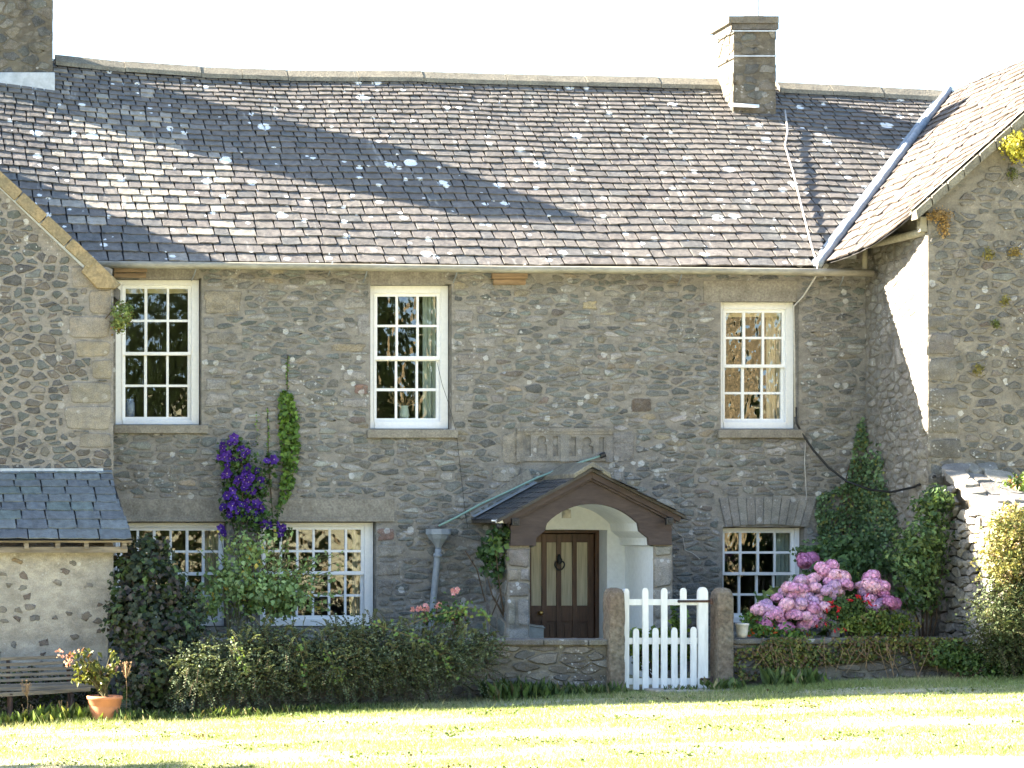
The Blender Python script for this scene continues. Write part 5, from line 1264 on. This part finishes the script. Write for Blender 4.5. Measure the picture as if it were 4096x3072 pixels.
bm_ = [bell()]; fp = np.array([P(R(u-14, u+14), R(v-12, v+12), -2.85) for u, v, k in ((1803, 1305, 6), (1800, 1325, 4), (1865, 1295, 3), (1880, 1302, 3), (1838, 1296, 2), (1815, 1355, 3), (1770, 1345, 3), (1845, 1285, 2)) for _ in range(k)]); scatter(fu, 'flower', bm_, fp, fp, .55, .95, .2)
bushy('shrub', 'low yellow-green leafy mound on the low wall right of the hydrangea', 'shrub', ground(1890, -2.8), [(1890, 1345, -2.75, 68, 32, .2), (1940, 1350, -2.75, 45, 24, .2), (1850, 1350, -2.75, 40, 24, .18)], 260, 4, .055, [((.15, .2, .04), 4), ((.1, .15, .035), 3), ((.2, .16, .05), 1)], .03, inner=.3, wid=.26, stems=5)
HYP = [((.09, .155, .055), 4), ((.06, .105, .04), 3), ((.17, .24, .08), 2)]
hyp = bushy('shrub', 'tall glossy green shrub against the dry stone wall', 'shrub', ground(1995, -2.2), [(2010, 1100, -2.2, 42, 48, .25), (1995, 1160, -2.3, 55, 50, .3), (1985, 1220, -2.3, 60, 50, .3), (1985, 1280, -2.3, 45, 45, .28), (1955, 1200, -2.0, 40, 60, .25), (2030, 1075, -2.3, 26, 24, .2)], 460, 4, .07, HYP, .035, inner=.4, wid=.3, stems=9)
bushy('climbing_rose', 'dark leafy climbing rose below the small creeper in the corner', 'climbing rose', ground(1830, -.8), [(1790, 1190, -.9, 60, 28, .25), (1850, 1180, -.9, 50, 40, .25), (1890, 1220, -1.2, 45, 35, .25), (1830, 1225, -1.2, 60, 25, .25), (1740, 1195, -1.0, 28, 20, .15), (1730, 1250, -1.2, 18, 25, .12)], 330, 4, .065, [((.075, .135, .05), 4), ((.1, .17, .065), 3), ((.055, .095, .035), 2)], .035, inner=.25, wid=.4, stems=8)
bushy('orange_flowers', 'low leafy plants with orange blooms at the foot of the hydrangea', 'flowers', ground(1630, -2.7), [(1640, 1358, -2.7, 35, 16, .12), (1630, 1340, -2.5, 24, 16, .12), (1700, 1370, -2.8, 60, 9, .1)], 90, 4, .07, [((.09, .17, .04), 4), ((.15, .24, .05), 2), ((.62, .13, .03), .35)], .035, inner=.2, wid=.3, stems=0)
# bushes on the right
YB_ = [((.29, .27, .09), 4), ((.23, .225, .075), 3), ((.33, .25, .14), 1.5), ((.14, .17, .06), 2.5)]
y1 = [(2185, 1150, -3.5, 68, 58, .3), (2165, 1215, -3.55, 55, 48, .3), (2215, 1180, -3.5, 50, 80, .3), (2215, 1250, -3.5, 60, 45, .3)]
yb = bushy('shrub', 'sunlit yellow cotoneaster spreading over the dry stone wall', 'shrub', ground(2190, -3.5), y1, 1000, 5, .035, YB_, .045, inner=.4, stems=6); sprays(yb, y1, 160, .2, .03, YB_, 16)
DB = [((.05, .07, .028), 5), ((.075, .1, .04), 3), ((.11, .12, .05), 1.5)]
y2 = [(2170, 1340, -3.6, 85, 90, .45), (2225, 1335, -3.6, 70, 110, .45), (2190, 1410, -3.5, 95, 50, .4)]
db = bushy('shrub', 'big dark cotoneaster bush at the right end of the lawn', 'shrub', ground(2190, -3.5), y2, 900, 5, .034, DB, .05, inner=.6, stems=6, mat='leafdull'); sprays(db, y2, 420, .26, .027, DB, 20, mat='leafdull')
bushy('shrub', 'low green weeds and shrub sprouting at the right wall foot', 'shrub', ground(2060, -3.3), [(2055, 1415, -3.3, 50, 32, .2), (2110, 1430, -3.4, 60, 30, .22), (2150, 1450, -3.5, 70, 18, .2)], 230, 4, .06, [((.06, .11, .03), 3), ((.1, .16, .04), 2)], .035, inner=.3, wid=.3)
bushy('shrub', 'sunlit leafy shrub behind the dry stone wall by the barn gable', 'shrub', ground(2200, -2.3), [(2195, 1065, -2.4, 42, 32, .25), (2225, 1050, -2.5, 30, 30, .2)], 120, 4, .07, [((.13, .2, .04), 3), ((.08, .12, .03), 2), ((.3, .16, .05), .6)], .04, inner=.4, wid=.28)
# creeper over the right garden wall
cr = thing('creeper', 'rusty yellow-green creeper hanging over the low wall right of the gate', 'creeper', ground(1850, -3.0))
on_low = lambda u, v: (P(u, v, FY-R(.02, .14)), (0, -1, .35))
pt, nn_ = wall_pts([(1588, 1405), (1640, 1395), (1660, 1380), (1740, 1376), (1960, 1376), (2080, 1380), (2090, 1440), (2000, 1440), (1900, 1425), (1780, 1435), (1700, 1455), (1600, 1475), (1585, 1440)], 6500, on_low)
keep = np.array([math.sin(p[0]*7)+math.sin(p[2]*11+p[0]*3)+R(-1.3, 1.3) > -.75 for p in pt]); pt, nn_ = pt[keep], nn_[keep]
leafmesh('foliage', pt, nn_+rng.normal(size=pt.shape)*.5, rng.uniform(.024, .048, len(pt)), tints(len(pt), [((.17, .19, .045), 4), ((.22, .2, .06), 2), ((.14, .09, .05), 2.5), ((.08, .12, .035), 3), ((.17, .12, .07), 1)], .35), M['leaf'], cr, .5)
m_ = MB()
for i in range(30):
    u = R(1640, 2060); m_ = MB(); m_.tube([P(u, 1376, FY-.08), P(u+R(-18, 18), 1405, FY-.14), P(u+R(-35, 35), R(1425, 1468), FY-.13)], .0035, 3)
    m_.build('stem', M['drystem'], cr)
# lime plants behind the gate
bushy('hop_vine', 'lime green leafy vine growing behind the white gate', 'vine', ground(1420, -1.9), [(1420, 1400, -1.8, 62, 42, .25), (1385, 1390, -1.9, 30, 45, .2), (1460, 1350, -1.5, 14, 40, .15), (1470, 1395, -1.7, 40, 30, .2)], 190, 3, .09, [((.11, .17, .04), 4), ((.2, .27, .04), 2), ((.06, .1, .035), 3)], .04, inner=.3, wid=.5, stems=6)
# wall plants
bushy('wall_plant', 'green tuft of wall plant at the corner of the gabled wing', 'wall plant', P(250, 700, GY), [(264, 682, GY-.1, 24, 32, .14), (256, 702, GY-.1, 15, 22, .1)], 190, 4, .034, [((.15, .21, .06), 3), ((.23, .27, .08), 2), ((.2, .13, .04), .5)], .02, inner=.3, stems=4)
bushy('wall_plant', 'bright yellow sunlit tuft growing under the barn verge', 'wall plant', P(2195, 325, BY), [(2192, 312, BY-.2, 30, 24, .2), (2200, 330, BY-.15, 24, 20, .15)], 150, 4, .04, [((.42, .38, .05), 4), ((.3, .3, .05), 2)], .03, inner=.4, stems=3)
for (u, v, ru, rv, lab, pal) in ((2186, 375, 9, 14, 'small olive wall plant below the yellow tuft on the barn gable', ((.12, .13, .035), 1)), (2135, 548, 12, 14, 'orange-green wall fern halfway up the barn gable', ((.2, .17, .04), 1)), (2113, 798, 10, 12, 'small green-orange wall plant low on the barn gable', ((.17, .15, .04), 1)), (2170, 648, 8, 9, 'tiny yellowish wall plant near the right edge of the barn gable', ((.22, .2, .06), 1)), (2150, 640+60, 7, 7, 'tiny green wall plant in the middle of the barn gable', ((.12, .14, .04), 1)), (2190, 560-15, 14, 10, 'flat rusty wall plant at the right edge of the barn gable', ((.25, .18, .05), 1))):
    bushy('wall_plant', lab, 'wall plant', P(u, v+rv, BY), [(u, v, BY-.05, ru, rv, .06)], 28, 4, .028, [pal], .018, inner=0, stems=0, group='small plants rooted in the barn gable')
dg = bushy('dry_grass', 'clump of dry orange moss hanging at the barn eave corner', 'moss', P(2030, 470, BY), [(2028, 465, BY-.06, 26, 14, .08), (2040, 490, BY-.04, 10, 22, .05)], 130, 4, .025, [((.42, .27, .1), 3), ((.3, .2, .08), 2)], .02, inner=.2, stems=0)
# potted shrub
m_ = MB(); c_ = np.array((X(226, PTY), PTY, Z(1500, PTY))); P1, N1 = [], []
for i in range(26):
    e = np.array(P(R(150, 262), R(1395, 1470), PTY+R(-.15, .15))); mid = (c_+e)/2+np.array([R(-.05, .05), R(-.04, .04), .06]); m_.tube([c_+np.array([R(-.06, .06), R(-.05, .05), -.05]), mid, e], [.007, .005, .003], 4)
    for k in range(9): t = R(.35, 1.05); q = (mid+(e-mid)*((t-.5)*2) if t > .5 else c_+(mid-c_)*t*2)+rng.normal(size=3)*.03; P1.append(q); N1.append(rng.normal(size=3)*.7+np.array([0, -.8, .5]))
P1, N1 = np.array(P1), np.array(N1)
ps = thing('potted_shrub', 'leggy olive-green shrub with pinkish tips growing in the terracotta pot', 'potted plant', tuple(c_)); m_.build('stem', M['stem'], ps)
leafmesh('foliage', P1, N1, rng.uniform(.06, .115, len(P1)), tints(len(P1), [((.12, .14, .03), 4), ((.17, .17, .04), 3), ((.08, .1, .025), 3), ((.12, .06, .04), 1)], .3), M['leaf'], ps, .27, .9)
P2 = np.array([P(R(u-9, u+9), R(v-9, v+9), PTY-.05+R(-.05, .05)) for u, v, k in ((128, 1412, 16), (150, 1425, 22), (162, 1412, 14), (145, 1432, 14)) for _ in range(k)])
leafmesh('blossom', P2, rng.normal(size=P2.shape)+np.array([0, -1, 0]), rng.uniform(.02, .036, len(P2)), tints(len(P2), [((.6, .3, .26), 3), ((.7, .55, .5), 1)], .2), M['petal'], ps, .45)
# weeds and grass
def weed(label, u, y, n, h, pal, size=.05, spread=.12, wid=.2):
    g0 = np.array(ground(u, y)); P_, N_, A_ = [], [], []
    for i in range(n):
        a = R(0, 6.28); tl = R(.2, 1.1); d = np.array([math.cos(a)*tl*.6, math.sin(a)*tl*.6, 1.0]); d /= np.linalg.norm(d); L_ = h*R(.25, 1.15)
        b0 = g0+np.array([R(-spread, spread), R(-.22, .16), 0]); P_.append(b0+d*L_*.5); A_.append(d); N_.append(np.cross(d, rng.normal(size=3)))
    P_ = np.array(P_); t = thing('weed', label, 'weeds', tuple(g0), 'weeds along the wall foot')
    leafmesh('foliage', P_, np.array(N_), rng.uniform(h*.35, h*1.05, n), tints(n, pal, .35), M['leaf'], t, wid, axis=np.array(A_)); return t
WG = [((.09, .14, .04), 3), ((.13, .18, .06), 2), ((.06, .095, .03), 2), ((.2, .18, .09), .7)]
weed('leafy weeds at the hedge end of the low wall', 1110, -3.2, 150, .3, WG, spread=.35, wid=.12)
weed('grassy weeds at the foot of the wall beside the hedge', 1160, -3.2, 110, .2, WG, spread=.3, wid=.1)
weed('dark leafy weeds below the middle of the short garden wall', 1225, -3.2, 120, .2, WG, spread=.3, wid=.16)
weed('tufts of grass against the latch side gatepost', 1300, -3.3, 90, .2, WG, spread=.25, wid=.08)
weed('broad-leaved weeds at the foot of the hinge side gatepost', 1565, -3.25, 60, .17, WG, spread=.18, wid=.25)
weed('broad dock leaves at the foot of the right garden wall', 1700, -3.25, 60, .3, WG, spread=.3, wid=.17)
weed('pale dock leaves under the creeper on the right wall', 1745, -3.25, 40, .24, [((.14, .22, .06), 1)], spread=.2, wid=.17)
weed('small weeds at the gate foot by the path slab', 1480, -3.2, 60, .09, WG, spread=.3, wid=.15)
bushy('ivy', 'dark ivy and weeds under and behind the bench, partly standing in for its shade', 'ivy', ground(60, -2.3), [(-10, 1500, -2.25, 70, 60, .14), (70, 1495, -2.25, 70, 62, .14), (150, 1500, -2.25, 60, 60, .14), (200, 1490, -2.3, 40, 70, .16)], 330, 4, .055, DARK, .035, inner=.3, stems=3)  # dark leaves behind the slats also stand in for the deep shade there
weed('sunlit weeds in front of the bench', 60, -3.5, 170, .2, [((.13, .19, .04), 3), ((.2, .22, .06), 2)], spread=.45, wid=.2)
weed('sunlit leafy weeds between bench and terracotta pot', 150, -3.45, 200, .24, [((.13, .19, .04), 3), ((.2, .22, .06), 2)], spread=.35, wid=.22)
weed('weeds right of the terracotta pot', 290, -3.6, 90, .18, WG, spread=.3, wid=.16)
weed('grass tufts along the foot of the dark shrub', 380, -3.75, 260, .13, WG, spread=.7, wid=.05)
weed('grass tufts along the left part of the hedge foot', 560, -3.75, 300, .13, WG, spread=.7, wid=.05)
weed('grass tufts along the middle of the hedge foot', 760, -3.75, 300, .12, WG, spread=.8, wid=.05)
def dried(label, u, vt, y):
    g0 = ground(u, y); t = thing('dried_flower', label, 'dried flower', g0, 'dried seed heads by the bench'); m_ = MB(); top = P(u, vt, y)
    m_.tube([g0, ((g0[0]+top[0])/2+.01, y, (g0[2]+top[2])/2), top], .004, 4)
    for i in range(22):
        q = Vector(top)+Vector((R(-.07, .07), R(-.05, .05), R(-.09, .06))); b0 = Vector(top)+Vector((0, 0, -.14)); m_.tube([b0, q], .0025, 3); m_.tube([q, q+Vector((0, 0, .014))], [.007, .004], 5)
    m_.build('stem', M['drystem'], t)
dried('brown dried seed head in front of the bench seat', 58, 1480, -3.4); dried('brown dried seed head low under the bench front', 60, 1535, -3.5); dried('brown dried seed head left of the terracotta pot', 135, 1525, -3.5); dried('dry stalk with seed head leaning right of the pot shrub', 272, 1440, -3.45)
m_ = MB()

# lawn grass: short blades, one mass
def grass():
    n = 190000
    y = -3.0-8.6*rng.uniform(size=n)**1.15; u = rng.uniform(-40, 2260, n); x = (u-UV)*(D+y)/F
    m = (rng.uniform(size=n) < .35+.65*(np.sin(x*1.3+y*2.2)*np.sin(x*.7-y*1.1+1) > -.35)) & ~((x > X(1390, -3.1)) & (x < X(1592, -3.1)) & (y > -3.5)); x, y = x[m], y[m]; n = len(x)
    edge = np.exp(-((y+4.0)/.35)**2)
    h = rng.uniform(.018, .045, n)*(1+.5*edge)*np.where(y > -3.9, 1.5, 1.0); h[rng.uniform(size=n) < .004] *= 2.6
    z = gz(x, y)+.012*np.sin(x*2.1+y)*np.cos(y*1.7)-.004
    a = rng.uniform(0, 6.28, n); w = rng.uniform(.002, .0045, n)*1.3; lean = rng.normal(size=(n, 2))*h[:, None]*.55
    b0 = np.stack([x-np.cos(a)*w, y-np.sin(a)*w, z], 1); b1 = np.stack([x+np.cos(a)*w, y+np.sin(a)*w, z], 1); tp = np.stack([x+lean[:, 0], y+lean[:, 1], z+h], 1)
    V = np.stack([b0, b1, tp], 1).reshape(-1, 3); L_ = np.arange(n*3)
    dry = np.clip(np.sin(x*.9+y*3.1)*.5+np.sin(x*2.3-y*1.3)*.4+rng.normal(size=n)*.5, 0, 1)[:, None]
    c = np.array([.2, .255, .09])*(1-dry)+np.array([.42, .4, .24])*dry; c *= rng.uniform(.7, 1.25, (n, 1))
    o = rawmesh('grass', V, L_, 3, np.repeat(c, 3, 0), M['leaf']); tag(o, 'short sunlit grass of the lawn in front of the house', 'grass', kind='stuff')
grass()
def clover():
    n = 3800; y = -3.9-7.2*rng.uniform(size=n); u = rng.uniform(-40, 2260, n); x = (u-UV)*(D+y)/F
    m = (np.sin(x*2.9+y*1.3)+np.sin(x*1.1-y*3.7)+np.sin(x*6.1+y*5.3)*.7+rng.normal(size=n)*.5) > 1.1; x, y = x[m], y[m]; k = 5
    C = np.repeat(np.stack([x, y, gz(x, y)+.03], 1), k, 0)+rng.normal(size=(len(x)*k, 3))*np.array([.035, .03, .008])
    N = rng.normal(size=C.shape)*.6+np.array([0, -.2, 1.0])
    o = leafmesh('clover', C, N, rng.uniform(.014, .034, len(C)), tints(len(x), [((.1, .15, .04), 4), ((.15, .19, .06), 2), ((.14, .1, .05), .5)], .35, k), M['leaf'], None, .5); tag(o, 'dark clover and weeds dotted through the sunlit lawn', 'clover', kind='stuff')
clover()

# ================================================================ LIGHT, SKY, CAMERA
w = bpy.data.worlds.new('World'); sc.world = w; w.use_nodes = True; nt = w.node_tree; bg = nt.nodes['Background']
sky = nt.nodes.new('ShaderNodeTexSky'); sky.sky_type = 'NISHITA'; sky.sun_disc = False
el = math.asin(-SUN.z); sky.sun_elevation = el; sky.sun_rotation = math.atan2(-SUN.x, -SUN.y)
sky.air_density = 1.0; sky.dust_density = .9; sky.ozone_density = 1.0
nt.links.new(sky.outputs[0], bg.inputs[0]); bg.inputs[1].default_value = .05
ld = bpy.data.lights.new('sun', 'SUN'); ld.energy = 5.0; ld.angle = math.radians(.5); ld.color = (1.0, .88, .74)
lo = bpy.data.objects.new('sun', ld); COL.objects.link(lo); lo.rotation_euler = SUN.to_track_quat('-Z', 'Y').to_euler(); lo.location = (-20, 10, 30)
cd = bpy.data.cameras.new('camera'); cam = bpy.data.objects.new('camera', cd); COL.objects.link(cam); sc.camera = cam
cam.location = (0, -D, ZC); cam.rotation_euler = (math.radians(90), 0, 0)
cd.sensor_width = 36; cd.sensor_fit = 'HORIZONTAL'; cd.lens = 36*F/2212; cd.shift_x = (1106-UV)/2212; cd.shift_y = (HV-829.5)/2212
cd.clip_start = .5; cd.clip_end = 2000
sc.view_settings.view_transform = 'Standard'; sc.view_settings.look = 'None'; sc.view_settings.exposure = 3.66; sc.view_settings.gamma = 1
sc.cycles.max_bounces = 8; sc.cycles.transparent_max_bounces = 12
